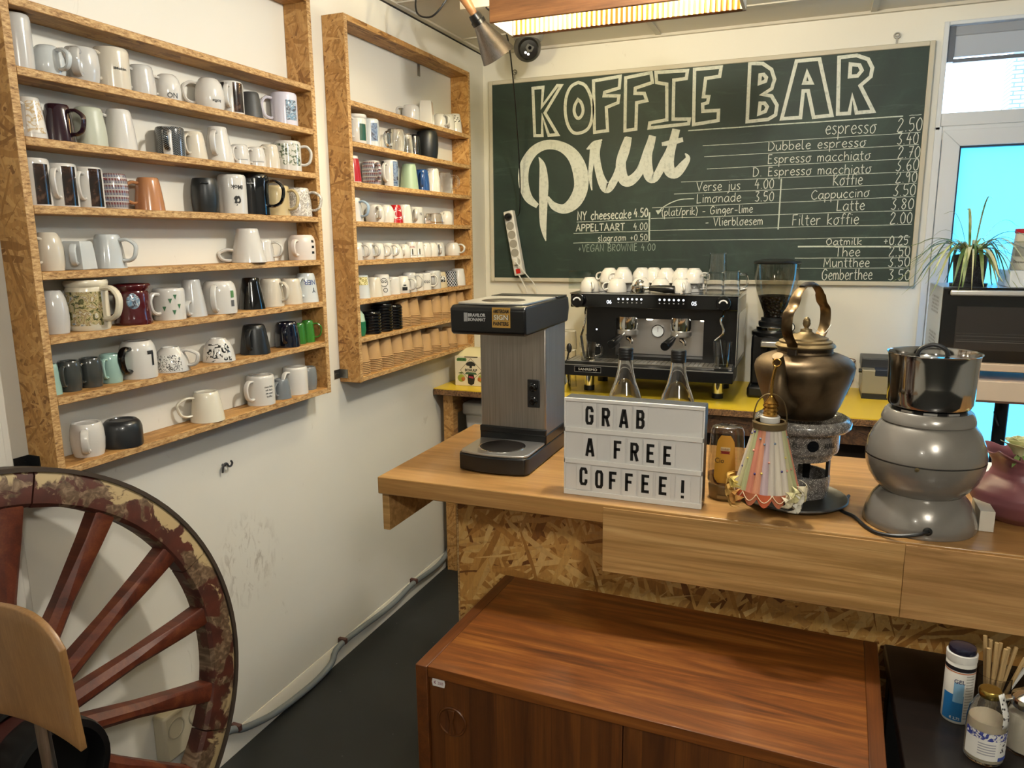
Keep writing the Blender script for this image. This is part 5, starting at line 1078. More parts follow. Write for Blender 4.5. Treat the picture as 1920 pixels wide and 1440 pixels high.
MB().lathe([(.058, .098), (.066, .099), (.070, .108), (.071, .111), (.079, .117), (.081, .124), (.082, .160), (.084, .163), (.098, .167), (.104, .174), (.1045, .182), (.101, .190), (.094, .194), (.088, .192), (.08, .182), (.074, .165), (.07, .11), (.058, .098)], 56).obj('stove_drum', ENAMEL, O1)
wa = radians(-72); wn = MB().lathe([(0, .003), (.0125, .003), (.0125, -.001), (.0145, -.002), (.0145, .0015)], 28); 
wn.v = [(x, -z, y) for x, y, z in wn.v]
o = wn.obj('round_window', M('#07090f', .2, coat=.4), O1, rot=(0, 0, wa+pi/2), loc=(.0795*cos(wa), .0795*sin(wa), .142))
DK = M('#1c1b1a', .5)
text('EL', .0105, DK, O1, (0, 0, .143), wrap=(.0823, radians(-97)), w=.013); text('HALL', .0115, DK, O1, (0, 0, .1415), wrap=(.0823, radians(-43)), w=.03)
pl = thing('pewter_plate', 'round dark pewter plate under the enamel stove', 'plate', (-.015, 1.778, CT+.0003))
MB().lathe([(0, .0), (.085, 0), (.108, .006), (.117, .0125), (.1185, .012), (.1185, .0135), (.116, .0155), (.106, .009), (.085, .0055), (0, .0055)], 56).obj('plate', PEWTER, pl)
KT = thing('brass_kettle', 'big tarnished brass kettle with an arched handle on the enamel stove', 'kettle', (SX-.004, SY, CT+.2))
MB().lathe([(0, .0), (.064, 0), (.07, .004), (.082, .03), (.096, .07), (.105, .10), (.1065, .112), (.103, .124), (.092, .134), (.075, .141), (.060, .1445), (.058, .15), (0, .15)], 56).obj('body', BRASS, KT)
MB().lathe([(.0575, .144), (.0585, .146), (.0585, .158), (.0565, .159)], 44).obj('neck_band', metal_noise('dark_brass', '#40352a', '#54463a', .35), KT)
ld = MB().lathe([(.05, .156), (.063, .157), (.064, .160), (.061, .164), (.056, .166), (.056, .170), (.048, .173), (.047, .177), (.038, .180), (.028, .184), (.018, .186), (.013, .19), (.012, .1955), (0, .196)], 48).obj('lid', BRASSL, KT)
MB().lathe([(.0065, .195), (.0045, .199), (.007, .203), (.0085, .208), (.0075, .212), (.008, .2135), (.006, .219), (.002, .223), (0, .223)], 16).obj('acorn_knob', BRASSL, ld)
kd = Vector((-.42, -.9075, 0)); ks = Vector((.9075, -.42, 0))
pts = [(.059, .137), (.062, .165), (.082, .185), (.092, .205), (.089, .235), (.068, .252), (.056, .272), (.036, .287), (.012, .2925), (-.012, .2925), (-.036, .287), (-.056, .272), (-.068, .252), (-.089, .235), (-.092, .205), (-.082, .185), (-.062, .165), (-.059, .137)]
P = smoothpts([kd*r+Vector((0, 0, z)) for r, z in pts], 4); N = len(P)
MB().tube(P, [.0125 if abs(i/(N-1)-.5) > .16 else .0105 for i in range(N)], 8, side=ks, flat=.2).obj('handle_arch', metal_noise('handle_brass', '#4a3c2c', '#6e5c42', .32), KT)
MB().tube([kd*r+Vector((0, 0, z)) for r, z in ((.034, .2895), (.012, .2945), (-.012, .2945), (-.034, .2895))], [.007, .0095, .0095, .007], 10, side=ks, flat=.6).obj('grip', M('#1d1713', .5), KT)
for s_ in (-1, 1): MB().box(-.011, .011, -.004, .004, .118, .156).obj('handle_bracket', M('#332a22', .45, .6), KT, loc=kd*s_*.060, rot=(0, 0, atan2(ks.y, ks.x)), bevel=.002)
sp = [(.082, .040, .030), (.104, .052, .026), (.114, .080, .019), (.113, .110, .0145), (.118, .135, .012), (.126, .150, .0115)]
P = smoothpts([kd*r+Vector((0, 0, z)) for r, z, _ in sp], 4); R = [q[0] for q in smoothpts([(r, 0, 0) for _, _, r in sp], 4)]
MB().tube(P, R, 14, side=ks).obj('spout', BRASS, KT)
MB().tube(smoothpts([(.015, -.012, .200), (.035, -.03, .19), (.05, -.02, .21)], 5), .0008, 5).obj('white_thread', PAPERW, KT)

# ------------------------------------------------------------------ small ribbon lampshade hanging on the spout
LS = thing('ribbon_lampshade', 'small lampshade of pastel ribbons and bows hanging from the kettle spout', 'lampshade', (-.068, 1.636, CT+.034))
z0, z1, r0, r1 = .036, .170, .0625, .031
cols = ['#c88a6a', '#c9bfae', '#a3a579', '#b8a2a6', '#c8beb0', '#c07a62', '#bdb3a6', '#b4ae86']
CL = [M(c, .75) for c in cols]
NG = 24
for k in range(NG):
    def gore(u, v, k=k):
        a = 2*pi*(k+u)/NG+.1; z = z1+(z0-z1)*v; r = r1+(r0-r1)*v+.004*sin(pi*u)*(.3+v)
        return (r*cos(a), r*sin(a), z)
    MB().surf(gore, 5, 6).obj('ribbon_panel', CL[(k*3) % 8], LS, sharp=0)
BD = [M('#3c3270', .3), M('#c9b45a', .3), M('#c98a76', .3), M('#7c8a9a', .3)]
for i in range(26):
    k = random.choice(range(NG)) if i > 11 else int(NG*(.56+.40*(i/11))); v = random.uniform(.06, .9); a = 2*pi*k/NG+.1; r = r1+(r0-r1)*v+.0015
    MB().ball((r*cos(a), r*sin(a), z1+(z0-z1)*v), .0026, 8, 6).obj('bead', BD[i % 4], LS)
MB().lathe([(.029, .168), (.035, .168), (.0355, .181), (.034, .183), (.029, .183)], 30).obj('brass_collar', BRASSL, LS)
MB().lathe([(.020, .181), (.0205, .192), (.0185, .194), (0, .194)], 26).obj('porcelain_ring', WHITE, LS)
b = MB().lathe([(.0145, .193)]+[(.0150+.0012*sin(i*1.57), .196+i*.0022) for i in range(13)]+[(.012, .226), (.006, .234), (.005, .237), (0, .238)], 24); b.obj('brass_socket', GOLD, LS)
for s_ in (-1, 1): MB().tube(smoothpts([(s_*.033, 0, .178), (s_*.0325, 0, .198), (s_*.026, 0, .223), (s_*.012, 0, .238), (0, 0, .2405)], 4), .0028, 8, side=(0, 1, 0), flat=.5).obj('harp_arm', BRASSL, LS)
MB().tube(smoothpts([(0, 0, .236), (.0, .0, .262), (.003, -.001, .286), (.0065, -.002, .30)], 4), .0036, 10).obj('hook_stem', GOLD, LS)
MB().tube([(.0075+.0078*cos(a), -.003, .307+.0078*sin(a)) for a in [i*pi/8 for i in range(16)]], .0016, 8, True).obj('hook_ring', GOLD, LS)
def bow(a, z, c, s, name):
    d = Vector((cos(a), sin(a), 0)); t_ = Vector((-sin(a), cos(a), 0)); b = MB()
    for j in range(5):
        q = j*2*pi/5+random.uniform(-.3, .3); e = (t_*cos(q)+Vector((0, 0, sin(q)))); n = d
        b.surf(lambda u, v, e=e: tuple(d*(r0+.004+.012*s*sin(pi*u)*1.2)+Vector((0, 0, z))+e*(.018*s*u)+e.cross(d)*(.011*s*(v-.5)*sin(pi*(.15+.85*u)))), 6, 2)
    b.obj(name, c, LS, sharp=0, solid=.0006)
YO = [M('#c39a4a', .7), M('#b9924a', .7), M('#c9b25e', .7), M('#b5803c', .7)]; CRM = [M('#cfc4a6', .7), M('#c9c08e', .7), M('#d4cfc0', .7)]; ORG = [M('#c8603a', .7), M('#b86a48', .7)]
for i, (a, z, s_) in enumerate([(-172, .05, 1.1), (-160, .030, 1.25), (-148, .052, 1.0), (-140, .022, 1.15), (175, .035, 1.1), (-150, .012, 1.0)]): bow(radians(a), z, YO[i % 4], s_, 'yellow_bow')
for i, (a, z, s_) in enumerate([(-52, .026, .9), (-40, .038, 1.1), (-28, .030, 1.1), (-15, .045, 1.1), (-5, .028, 1.0), (-34, .012, 1.0)]): bow(radians(a), z, CRM[i % 3], s_, 'cream_bow')
for k in range(14):
    a0 = 2*pi*k/14
    def sc(u, v, a0=a0): a = a0+2*pi*u/14; return ((r0+.003+.003*sin(pi*u))*cos(a), (r0+.003+.003*sin(pi*u))*sin(a), z0+.004-v*(.012+.016*sin(pi*u)))
    MB().surf(sc, 6, 3).obj('ruffle', (ORG+CRM)[k % 2 if 6 < k < 12 else 2+k % 3], LS, sharp=0)
TW = M('#d9c3a0', .7)
for k in range(14):
    a0, a1 = 2*pi*k/14, 2*pi*(k+1)/14
    MB().tube([((r0+.008)*cos(a0+(a1-a0)*t_), (r0+.008)*sin(a0+(a1-a0)*t_), z0+.004-.016*sin(pi*t_)) for t_ in [i/8 for i in range(9)]], .001, 6).obj('twisted_cord', TW, LS)

# ------------------------------------------------------------------ grey counter-top mixer base with steel pot
V = thing('grey_mixer', 'old rounded grey mixer with a polished steel pot on top of it', 'mixer', (.236, 1.722, CT+.0003))
GM = M('#7f7a73', .24, .25, coat=.5, name='grey_metallic_paint')
MB().lathe([(0, 0), (.106, 0), (.108, .004), (.1065, .018), (.101, .038), (.091, .058), (.080, .071), (.077, .074), (0, .074)], 56, sy=1.0).obj('foot', GM, V)
MB().lathe([(.074, .072), (.077, .0745), (.090, .088), (.103, .108), (.110, .128), (.1125, .146), (.1125, .1475)], 56).obj('lower_shell', GM, V); MB().lathe([(.1115, .1475), (.1120, .1490), (.1115, .1505)], 56).obj('seam_ring', M('#35322f', .4), V)
MB().lathe([(.1125, .1505), (.1125, .157), (.108, .180), (.098, .203), (.086, .220), (.082, .223), (0, .223)], 56).obj('upper_shell', GM, V)
MB().lathe([(.084, .221), (.0875, .223), (.0875, .228), (.082, .243), (.078, .247), (0, .247)], 56).obj('collar', GM, V)
MB().lathe([(.068, .246), (.070, .252), (0, .252)], 40).obj('drive_ring', BLACK, V)
for a in (-130, -95, -60): MB().box(-.012, .012, -.0725, -.068, .2475, .2515).obj('clip', STEELP, V, rot=(0, 0, radians(a+90)))
POT = M('#b9b6b2', .10, 1, name='polished_steel')
MB().lathe([(0, .252), (.068, .252), (.076, .256), (.0795, .264), (.0805, .30), (.0825, .35), (.0845, .3615), (.087, .3635), (.0868, .3645), (.0835, .363), (.081, .35), (.079, .30), (.078, .266), (0, .262)], 64).obj('steel_pot', POT, V)
o = MB().lathe([(.079, .350), (.06, .353), (0, .355)], 40).obj('pot_lid', POT, V)
MB().tube(smoothpts([(-.028, .02, .354), (-.022, .02, .368), (0, .02, .377), (.022, .02, .368), (.028, .02, .354)], 4), .0045, 8).obj('lid_handle', BLACK, V)
MB().lathe([(.0032, 0), (.0042, .002), (0, .0025)], 10).obj('screw', M('#8a7a58', .4, 1), V, rot=(radians(90), 0, radians(-12)), loc=(-.025, -.1098, .1455))
MB().lathe([(.0075, 0), (.0085, .003), (.006, .006), (.0042, .007)], 16).obj('cable_grommet', BLACK, V, rot=(radians(82), 0, 0), loc=(.004, -.1055, .02))
MB().tube(smoothpts([(.004, -.108, .021), (-.012, -.122, .018), (-.05, -.124, .010), (-.085, -.105, .0045), (-.105, -.075, .0042), (-.125, -.02, .0042), (-.15, .02, .0042), (-.13, .12, .0042)], 6), .0038, 8).obj('power_cable', BLACK, V)

bx = MB().box(.345, .372, 1.712, 1.80, CT+.0003, CT+.044).obj('small_box', M('#c9c2b4', .6), bevel=.001); tag(bx, 'small cream cardboard box between the grey mixer and the pink vase', 'box')
nap = thing('napkin_stack', 'stack of white napkins behind the pink vase at the counter rear', 'napkins', (.43, 2.06, CT+.0003))
for i in range(6): MB().box(-.082+random.uniform(-.002, .002), .082, -.08, .08, i*.006, i*.006+.0055).obj('napkin', PAPERW, nap, bevel=.002)

VS = thing('pink_vase', 'mauve pink ruffled pottery vase holding a rose on the bar', 'vase', (.437, 1.822, CT+.0003))
vp = [(0, .0), (.048, 0), (.052, .003), (.076, .02), (.089, .045), (.088, .062), (.074, .080), (.058, .094), (.053, .108), (.055, .124), (.063, .14), (.072, .149)]
def vr(u, v):
    a = 2*pi*u; i = v*(len(vp)-1); j = min(int(i), len(vp)-2); f = i-j; r = vp[j][0]*(1-f)+vp[j+1][0]*f; z = vp[j][1]*(1-f)+vp[j+1][1]*f
    tw = a*4+z*26; k = 1+.06*sin(tw)*min(1, z*14); rf = max(0, (z-.12)/.03)
    return (r*k*(1+.10*rf*sin(a*5)), r*k*(1+.10*rf*sin(a*5)), z+.007*rf*sin(a*5+1), a)
MB().surf(lambda u, v: (vr(u, v)[0]*cos(vr(u, v)[3]), vr(u, v)[1]*sin(vr(u, v)[3]), vr(u, v)[2]), 64, 44).obj('vase_body', M('#7a4a50', .4, coat=.12), VS, solid=.003)
pr2 = [(.0, .1), (.048, .1), (0, .1005)]
RS = thing('white_rose', 'cream white rose with green leaves leaning out of the pink vase', 'flower', (.43, 1.80, CT+.11))
MB().tube(smoothpts([(0, .01, -.06), (-.006, -.006, .0), (-.016, -.024, .045)], 4), .0022, 6).obj('stem', M('#4f6a35', .5), RS)
RP = M('#cfcf9f', .6, sss=.1); rc = Vector((-.012, -.026, .062))
for k in range(14):
    a = k*2.4; tl = .25+.055*k; rr = .008+.0016*k
    def pet(u, v, a=a, tl=tl, rr=rr):
        q = a+(u-.5)*1.9; r = rr*(.45+.75*v+.25*v*v*tl); return tuple(rc+Vector((r*cos(q), r*sin(q), -.018+.042*v-.016*tl*v*v-.004*(2*u-1)**2)))
    MB().surf(pet, 8, 6).obj('petal', RP, RS, solid=.0006, sharp=0)
for a, t_ in ((-1.2, .02), (-2.4, .03), (.3, .03)): MB().surf(lambda u, v, a=a, t_=t_: tuple(rc+Vector((cos(a), sin(a), 0))*(.004+.02*u)+Vector((-sin(a), cos(a), 0))*(.012*(v-.5)*sin(pi*(.12+.88*u)))+Vector((0, 0, -.014-t_*u))), 6, 2).obj('leaf', M('#6f8a4a', .5), RS, sharp=0, solid=.0005)

# ------------------------------------------------------------------ espresso machine on the back counter
EX, EY = -.636, 3.19
E_ = thing('espresso_machine', 'black two-group espresso machine under the chalkboard', 'espresso machine', (EX, EY, ZY+.0003))
MB().box(-.355, .355, 0, .40, .386, .444).obj('control_panel', BLACKG, E_, bevel=.003)
MB().box(-.357, .357, -.004, .405, .444, .449).obj('cup_tray', BLACKG, E_, bevel=.001); MB().box(-.357, .357, -.0055, -.003, .4445, .4485).obj('tray_trim', CHROME, E_)
b = MB().box(-.302, -.168, .075, .40, .14, .386).box(.213, .354, .075, .40, .14, .386).box(-.168, .213, .075, .40, .335, .386).box(-.168, .213, .15, .40, .14, .335).box(-.168, .213, .075, .15, .14, .168)
b.obj('body', BLACKS, E_)
MB().box(.3535, .356, .02, .39, .15, .43).obj('side_trim', STEELP, E_); MB().box(.354, .3575, .06, .36, .17, .37).obj('side_panel', BLACKG, E_)
MB().box(-.166, .211, .146, .1495, .170, .334).obj('backsplash', STEELP, E_)
tr = MB().prism([(-.055, .091), (.13, .091), (.13, .15), (-.03, .15), (-.055, .138)], -.372, .353, lambda u, v, w: (w, u, v)).obj('drip_tray', BLACKS, E_, bevel=.003)
b = MB()
for i in range(36): b.box(-.355+i*.0194, -.3385+i*.0194, -.028, .128, .150, .1535)
b.box(-.36, .345, -.032, -.026, .15, .154).box(-.36, .345, .126, .13, .15, .154); b.obj('tray_grate', M('#b5b2ad', .3, .8), E_)
MB().box(-.372, .353, -.0565, -.052, .137, .1405).obj('tray_trim', STEELP, E_)
bg = MB().box(-.318, -.198, -.0565, -.0545, .108, .133).obj('badge', BLACKG, E_); bb_ = MB(); frame_rect(bb_, -.318, -.198, .108, .133, .0012, -.0572, -.0563); bb_.obj('badge_rim', M('#8a8a8a', .4), bg)
text('SANREMO', .0105, M('#b4b0a8', .4), bg, (-.258, -.0568, .1205), w=.085)
for x, y in ((-.294, .10), (.279, .10), (-.294, .34), (.279, .34)):
    f = MB().lathe([(0, 0), (.024, 0), (.024, .022), (0, .022)], 24, (x, y, 0)).obj('foot', BLACK, E_); MB().lathe([(.022, .022), (.0225, .072), (0, .072)], 24, (x, y, 0)).obj('foot_sleeve', CHROME, f); MB().lathe([(.026, .072), (.026, .092), (0, .092)], 24, (x, y, 0)).obj('foot_top', BLACK, f)
MB().box(-.29, .33, .12, .39, .06, .14).obj('under_tray', M('#0c0c0e', .7), E_)
for gx, hx in ((-.113, -.024), (.118, -.030)):
    gq = MB().lathe([(0, .286), (.040, .286), (.044, .30), (.044, .345), (0, .345)], 28, (gx, .075, 0)).obj('brew_group', CHROME, E_)
    MB().lathe([(.040, .262), (.046, .268), (.046, .286), (0, .286)], 28, (gx, .075, 0)).obj('portafilter_ring', STEELP, gq)
    MB().tube([(gx+hx*.25, .045, .274), (gx+hx*.55, .0, .264), (gx+hx*.65, -.015, .262)], .007, 10).obj('handle_neck', CHROME, gq)
    MB().tube([(gx+hx*.62, -.01, .264), (gx+hx*.9, -.05, .252), (gx+hx*1.15, -.105, .243), (gx+hx*1.17, -.112, .242)], [.013, .0185, .0195, .017], 14).obj('portafilter_handle', BLACKS, gq)
    MB().tube(smoothpts([(gx+.002, .075, .266), (gx+.004, .07, .25), (gx+.018, .06, .238), (gx+.020, .058, .226)], 4), [.011]*6+[.008]*7, 8).obj('spout', CHROME, gq)
    MB().lathe([(0, .33), (.014, .33), (.015, .3345), (0, .335)], 16, (gx+.092, .09, 0)).obj('work_light', M('#fff2dc', .4, emit=3), E_)
gg = MB().lathe([(.0285, 0), (.0285, .012), (.026, .014), (.025, .010), (0, .010)], 28).obj('gauge_rim', CHROME, E_, rot=(radians(90), 0, 0), loc=(.007, .148, .276)); MB().lathe([(0, .0112), (.0245, .0108), (.0245, .01)], 26).obj('gauge_dial', M('#dfe3e4', .4), gg)
MB().box(-.0008, .0008, -.004, .018, .0115, .0125).obj('needle', INK, gg)
WL = M('#e8f2ff', .4, emit=.55, name='white_led')
for kx in (-.318, .300):
    k = MB().lathe([(.030, 0), (.030, .022), (.027, .026), (0, .026)], 28).obj('steam_knob', BLACKG, E_, rot=(radians(90), 0, 0), loc=(kx, 0, .416))
    MB().ribbon([(.0165*cos(a), .0165*sin(a)-.003) for a in [radians(15+i*12.5) for i in range(13)]], .0055, lambda u, v: (u, v, .0268)).obj('white_arc', M('#d9d9d9', .3), k, sharp=0)
for s_, x in (('06', -.181), ('05', .180)): text(s_, .0165, WL, E_, (x, -.0005, .412), w=.021, bold=.01, name='display_digits')
for x0 in (-.140, .037):
    for i in range(6):
        x = x0+.0198*i
        p = MB().lathe([(0, .0012), (.0045, .0008), (.0045, 0)], 12).obj('led_button', WL, E_, rot=(radians(90), 0, 0), loc=(x, 0, .425))
        MB().prism([(-.003, -.002), (.003, -.002), (.002+.001*(i % 2), .002), (-.003+.001*(i % 3), .002)], 0, .0006, lambda u, v, w: (u, -w, v)).obj('button_icon', M('#8f9296', .5), E_, loc=(x, 0, .410))
for sx_, kx in ((1, -.290), (-1, .302)):
    pts = [(kx, .02, .386), (kx+.004*sx_, -.005, .365), (kx+.010*sx_, -.022, .345), (kx+(.004 if sx_ > 0 else .004), -.03, .30), (kx-.006 if sx_ > 0 else kx-.028, -.032, .265), (kx+.004 if sx_ > 0 else kx-.022, -.03, .20), (kx+.012 if sx_ > 0 else kx-.012, -.028, .165)]
    MB().tube(smoothpts(pts[:5], 4), .0045, 8).obj('steam_wand', CHROME, E_); MB().tube(smoothpts(pts[4:], 4), .0055, 8).obj('wand_sleeve', M('#222427', .4), E_)
MB().lathe([(.004, 0), (0, .001)], 10).obj('pilot_light', WL, E_, rot=(radians(90), 0, 0), loc=(-.255, .0745, .282))

# cups piled on the machine
TOPZ = ZY+.450
CPR = [(0, .0), (.043, 0.0005), (.0435, .004), (.0425, .022), (.037, .043), (.027, .056), (.024, .058), (.0235, .0625), (.0205, .063), (.02, .059), (0, .059)]
cp0 = thing('coffee_cup', 'x', 'cup', (0, 0, 0)); MB().lathe(CPR, 26).obj('bowl', WHITE, cp0)
MB().tube(smoothpts([(.040, 0, .018), (.056, 0, .012), (.064, 0, .022), (.060, 0, .036), (.048, 0, .042), (.036, 0, .042)], 4), .0055, 8, side=(0, 1, 0), flat=.7).obj('handle', WHITE, cp0); kids(cp0)
pos = [(-.925, 3.262, 0, -60), (-.80, 3.255, 0, -150), (-.705, 3.30, 0, 0), (-.615, 3.285, 0, 20), (-.523, 3.268, 0, -70),
       (-.88, 3.345, 0, 170), (-.765, 3.352, 0, 100), (-.67, 3.385, 0, 60), (-.575, 3.375, 0, 45), (-.485, 3.355, 0, -40),
       (-.845, 3.30, 1, 170), (-.782, 3.29, 1, -150), (-.71, 3.345, 1, 30), (-.60, 3.335, 1, 150), (-.53, 3.318, 1, 160),
       (-.80, 3.37, 1, 120), (-.66, 3.36, 1, 60), (-.478, 3.315, 1, 20)]
FR = ['at the near end of the front row', 'second in the front row', 'just behind the loose filter holder', 'behind the filter holder handle', 'at the glass mug end of the front row']
labs = ['white cup standing single '+FR[0]+' on the machine']+['upturned white coffee cup '+FR[i]+' on the machine' for i in range(1, 5)]
lo = 'upturned white coffee cup in the hidden rear row on the espresso machine'; hi = 'upturned white coffee cup balanced in the upper layer on the espresso machine'
for i, (x, y, l, a) in enumerate(pos):
    lab = labs[i] if i < 5 else lo if l == 0 else hi
    if i == 0: o = cp0; o.location = (x, y, TOPZ); o.rotation_euler = (0, 0, radians(a)); o['label'] = lab
    else: o = copy_tree(cp0, (x, y, TOPZ+l*.0402), lab, rz=radians(a))
    o['group'] = 'single cups in the front row' if i < 5 else 'cups in the rear row on the machine' if l == 0 else 'cups of the upper layer on the machine'
    if i < 5: del o['group']
pf = thing('filter_holder', 'chrome portafilter with a black handle lying on top of the espresso machine', 'portafilter', (-.70, 3.218, TOPZ))
MB().lathe([(0, .004), (.028, .004), (.031, .008), (.031, .030), (.029, .032), (.027, .028), (0, .024)], 28).obj('basket', CHROME, pf)
MB().tube([(.028, -.004, .02), (.055, -.008, .021)], .007, 10).obj('neck', CHROME, pf); MB().tube([(.052, -.008, .021), (.07, -.010, .022), (.12, -.014, .020), (.158, -.018, .018), (.162, -.018, .018)], [.010, .0125, .0165, .0165, .013], 14).obj('handle', BLACKS, pf)
MB().tube(smoothpts([(-.005, 0, .030), (0, -.004, .045), (.012, -.006, .052), (.026, -.004, .046)], 4), [.012, .0115, .011, .010, .009, .008, .008, .0075, .007, .0065, .006, .006, .005], 8).obj('twin_spout', CHROME, pf)
def tumbler(x, y, z, r, h, lab, handle=None, water=0, flip=False, name='drinking_glass', rt=None):
    g = thing(name, lab, 'glass', (x, y, z)); rt = rt or r*1.12
    pr = [(0, 0), (r, 0), (rt, h), (rt-.002, h), (r-.002, .006), (0, .006)]
    if flip: pr = [(p, h-q) for p, q in pr]
    MB().lathe(pr, 24).obj('glass_body', GLASS, g)
    if handle is not None:
        a = radians(handle); d = Vector((cos(a), sin(a), 0)); MB().tube(smoothpts([d*(r*1.05)+Vector((0, 0, h*.85)), d*(r*1.1+.024)+Vector((0, 0, h*.8)), d*(r*1.1+.026)+Vector((0, 0, h*.35)), d*(r*.98)+Vector((0, 0, h*.2))], 4), .0045, 8).obj('handle', GLASS, g)
    if water: MB().lathe([(0, .0065), (r-.0025, .0065), (r+(rt-r)*water-.0025, h*water), (0, h*water)], 24).obj('water', thin_glass('water', '#dfe3e2', .08) if 'w' not in MATS else MATS['w'], g)
    return g
tumbler(-.388, 3.30, TOPZ, .034, .088, 'upturned glass mug with a big handle on the espresso machine', 190, flip=True, name='glass_mug')
tumbler(-.380, 3.30, TOPZ+.0885, .033, .080, 'glass stacked on top of the upturned glass mug on the machine', flip=True)
tumbler(-.320, 3.285, TOPZ, .033, .095, 'upturned glass mug at the grinder end of the espresso machine top', 10, flip=True, name='glass_mug')
tumbler(-.905, 3.175, ZY+.1545, .030, .078, 'square-handled glass half full of water on the near end of the drip tray', 20, .45, name='glass_mug', rt=.038)
tumbler(-.332, 3.165, ZY+.1545, .030, .108, 'tall glass half full of water on the grinder end of the drip tray', None, .42, rt=.037)
for x, y, l in ((-.905, 3.175, 'thin spoon standing in the short water glass on the drip tray'), (-.332, 3.165, 'thin spoon standing in the tall water glass on the drip tray')):
    o = MB().tube([(0.008, 0, .009), (-.004, .004, .07), (-.012, .006, .115)], .0022, 6).ball((.008, 0, .012), .006, 8, 6, sz=.6).obj('bar_spoon', CHROME, loc=(x, y, ZY+.1545)); tag(o, l, 'spoon')
o = MB().box(-1.075, -.95, 3.43, 3.434, TOPZ+.0005, TOPZ+.085).obj('acrylic_sheet', thin_glass('acrylic', '#eef2ee', .08)); tag(o, 'clear acrylic sheet standing behind the cups on the espresso machine', 'sheet')
for i in range(3): tumbler(-1.045, 3.34, ZY+.0003+i*.0885, .034, .088, ('bottom', 'middle', 'topmost')[i]+' clear glass of the stack between the coffee machines', flip=True)
tumbler(-1.10, 3.42, ZY+.0003, .036, .12, 'clear glass jar half hidden behind the filter coffee machine', flip=True)
mp = thing('milk_pitcher', 'small steel milk pitcher with black spoons beside the espresso machine', 'pitcher', (-1.035, 3.22, ZY+.0003))
MB().lathe([(0, 0), (.036, 0), (.038, .004), (.036, .05), (.031, .085), (.033, .095), (.0315, .095), (.0295, .085), (.034, .05), (0, .006)], 28).obj('steel_jug', CHROME, mp)
MB().tube(smoothpts([(-.032, 0, .08), (-.058, -.004, .07), (-.056, -.004, .03), (-.035, 0, .02)], 4), .0045, 8).obj('handle', CHROME, mp)
for dx, dz, l in ((.012, .21, 'black plastic spoon with a round bowl in the steel pitcher'), (-.008, .195, 'black plastic spatula spoon with a bent end in the steel pitcher')):
    b = MB().tube(smoothpts([(-dx*.3, 0, .01), (dx, .0, .1), (dx*2.2, .002, dz-.03)], 4), .004, 8)
    if dx > 0: b.ball((dx*2.4, .002, dz-.012), .016, 12, 8, sx=.8, sy=.5, sz=1.4)
    else: b.tube([(dx*2.2, .002, dz-.03), (dx*3.6, .0, dz-.012), (dx*2.4, 0, dz+.018)], .007, 8)
    tag(b.obj('stirring_spoon', BLACK, loc=(-1.035, 3.22, ZY)), l, 'spoon')

# ------------------------------------------------------------------ grinder, box, basket, toaster
Q = thing('coffee_grinder', 'black coffee grinder with a clear bean hopper behind the kettle', 'coffee grinder', (-.15, 3.45, ZY+.0003))
MB().box(-.092, .092, -.11, .12, 0, .05).obj('base', BLACKS, Q, bevel=.012)
MB().prism([(-.082, .05), (.082, .05), (.086, .20), (.084, .268), (-.084, .268), (-.086, .20)], -.06, .11, lambda u, v, w: (u, w, v)).obj('housing', BLACKS, Q, bevel=.01)
MB().lathe([(.088, .262), (.09, .268), (.09, .278), (.08, .284), (0, .284)], 36).obj('top_plate', BLACKS, Q)
MB().lathe([(.070, .284), (.072, .288), (.072, .300), (.066, .304), (0, .304)], 36).obj('steel_collar', CHROME, Q)
MB().lathe([(.062, .304), (.064, .308), (.064, .322), (.054, .326), (.054, .338), (.046, .340), (0, .340)], 36).obj('hopper_base', BLACK, Q)
MB().lathe([(.044, .338), (.047, .36), (.062, .40), (.080, .455), (.091, .51), (.0945, .57), (.0925, .57), (.089, .51), (.078, .455), (.060, .40), (.045, .36)], 44).obj('hopper', HOPPER, Q)
bnm = NT('coffee_beans', .4); vv = bnm.vor(bnm.map((95, 95, 95)), 1, 'Distance'); bnm.bump(vv, .9, .006); BEAN = bnm.done(bnm.ramp(vv, [(.1, '#2a1a10'), (.6, '#0d0704')]))
MB().lathe([(0, .34), (.043, .342), (.0455, .36), (.060, .40), (.0715, .432), (.05, .436), (0, .434)], 40).obj('coffee_beans', BEAN, Q)
MB().lathe([(.096, .569), (.098, .573), (.092, .580), (.05, .588), (0, .589)], 40).obj('hopper_lid', BLACKS, Q)
MB().box(-.045, .05, -.115, -.06, .222, .246).obj('doser_front', STEELP, Q, bevel=.004); MB().lathe([(0, .14), (.022, .14), (.024, .15), (.024, .222), (0, .222)], 20, (.005, -.09, 0)).obj('chute', BLACKG, Q)
MB().lathe([(.020, 0), (.021, .012), (.018, .014), (.017, .011), (0, .011)], 24).obj('timer_rim', BLACK, Q, rot=(radians(80), 0, radians(10)), loc=(.066, -.07, .305)); MB().lathe([(0, .0115), (.0172, .0112), (.017, .01)], 22).obj('timer_dial', M('#cfccc4', .5), Q, rot=(radians(80), 0, radians(10)), loc=(.066, -.07, .305))
MB().box(.058, .078, -.075, -.06, .326, .338).obj('timer_button', BLACK, Q, bevel=.003)

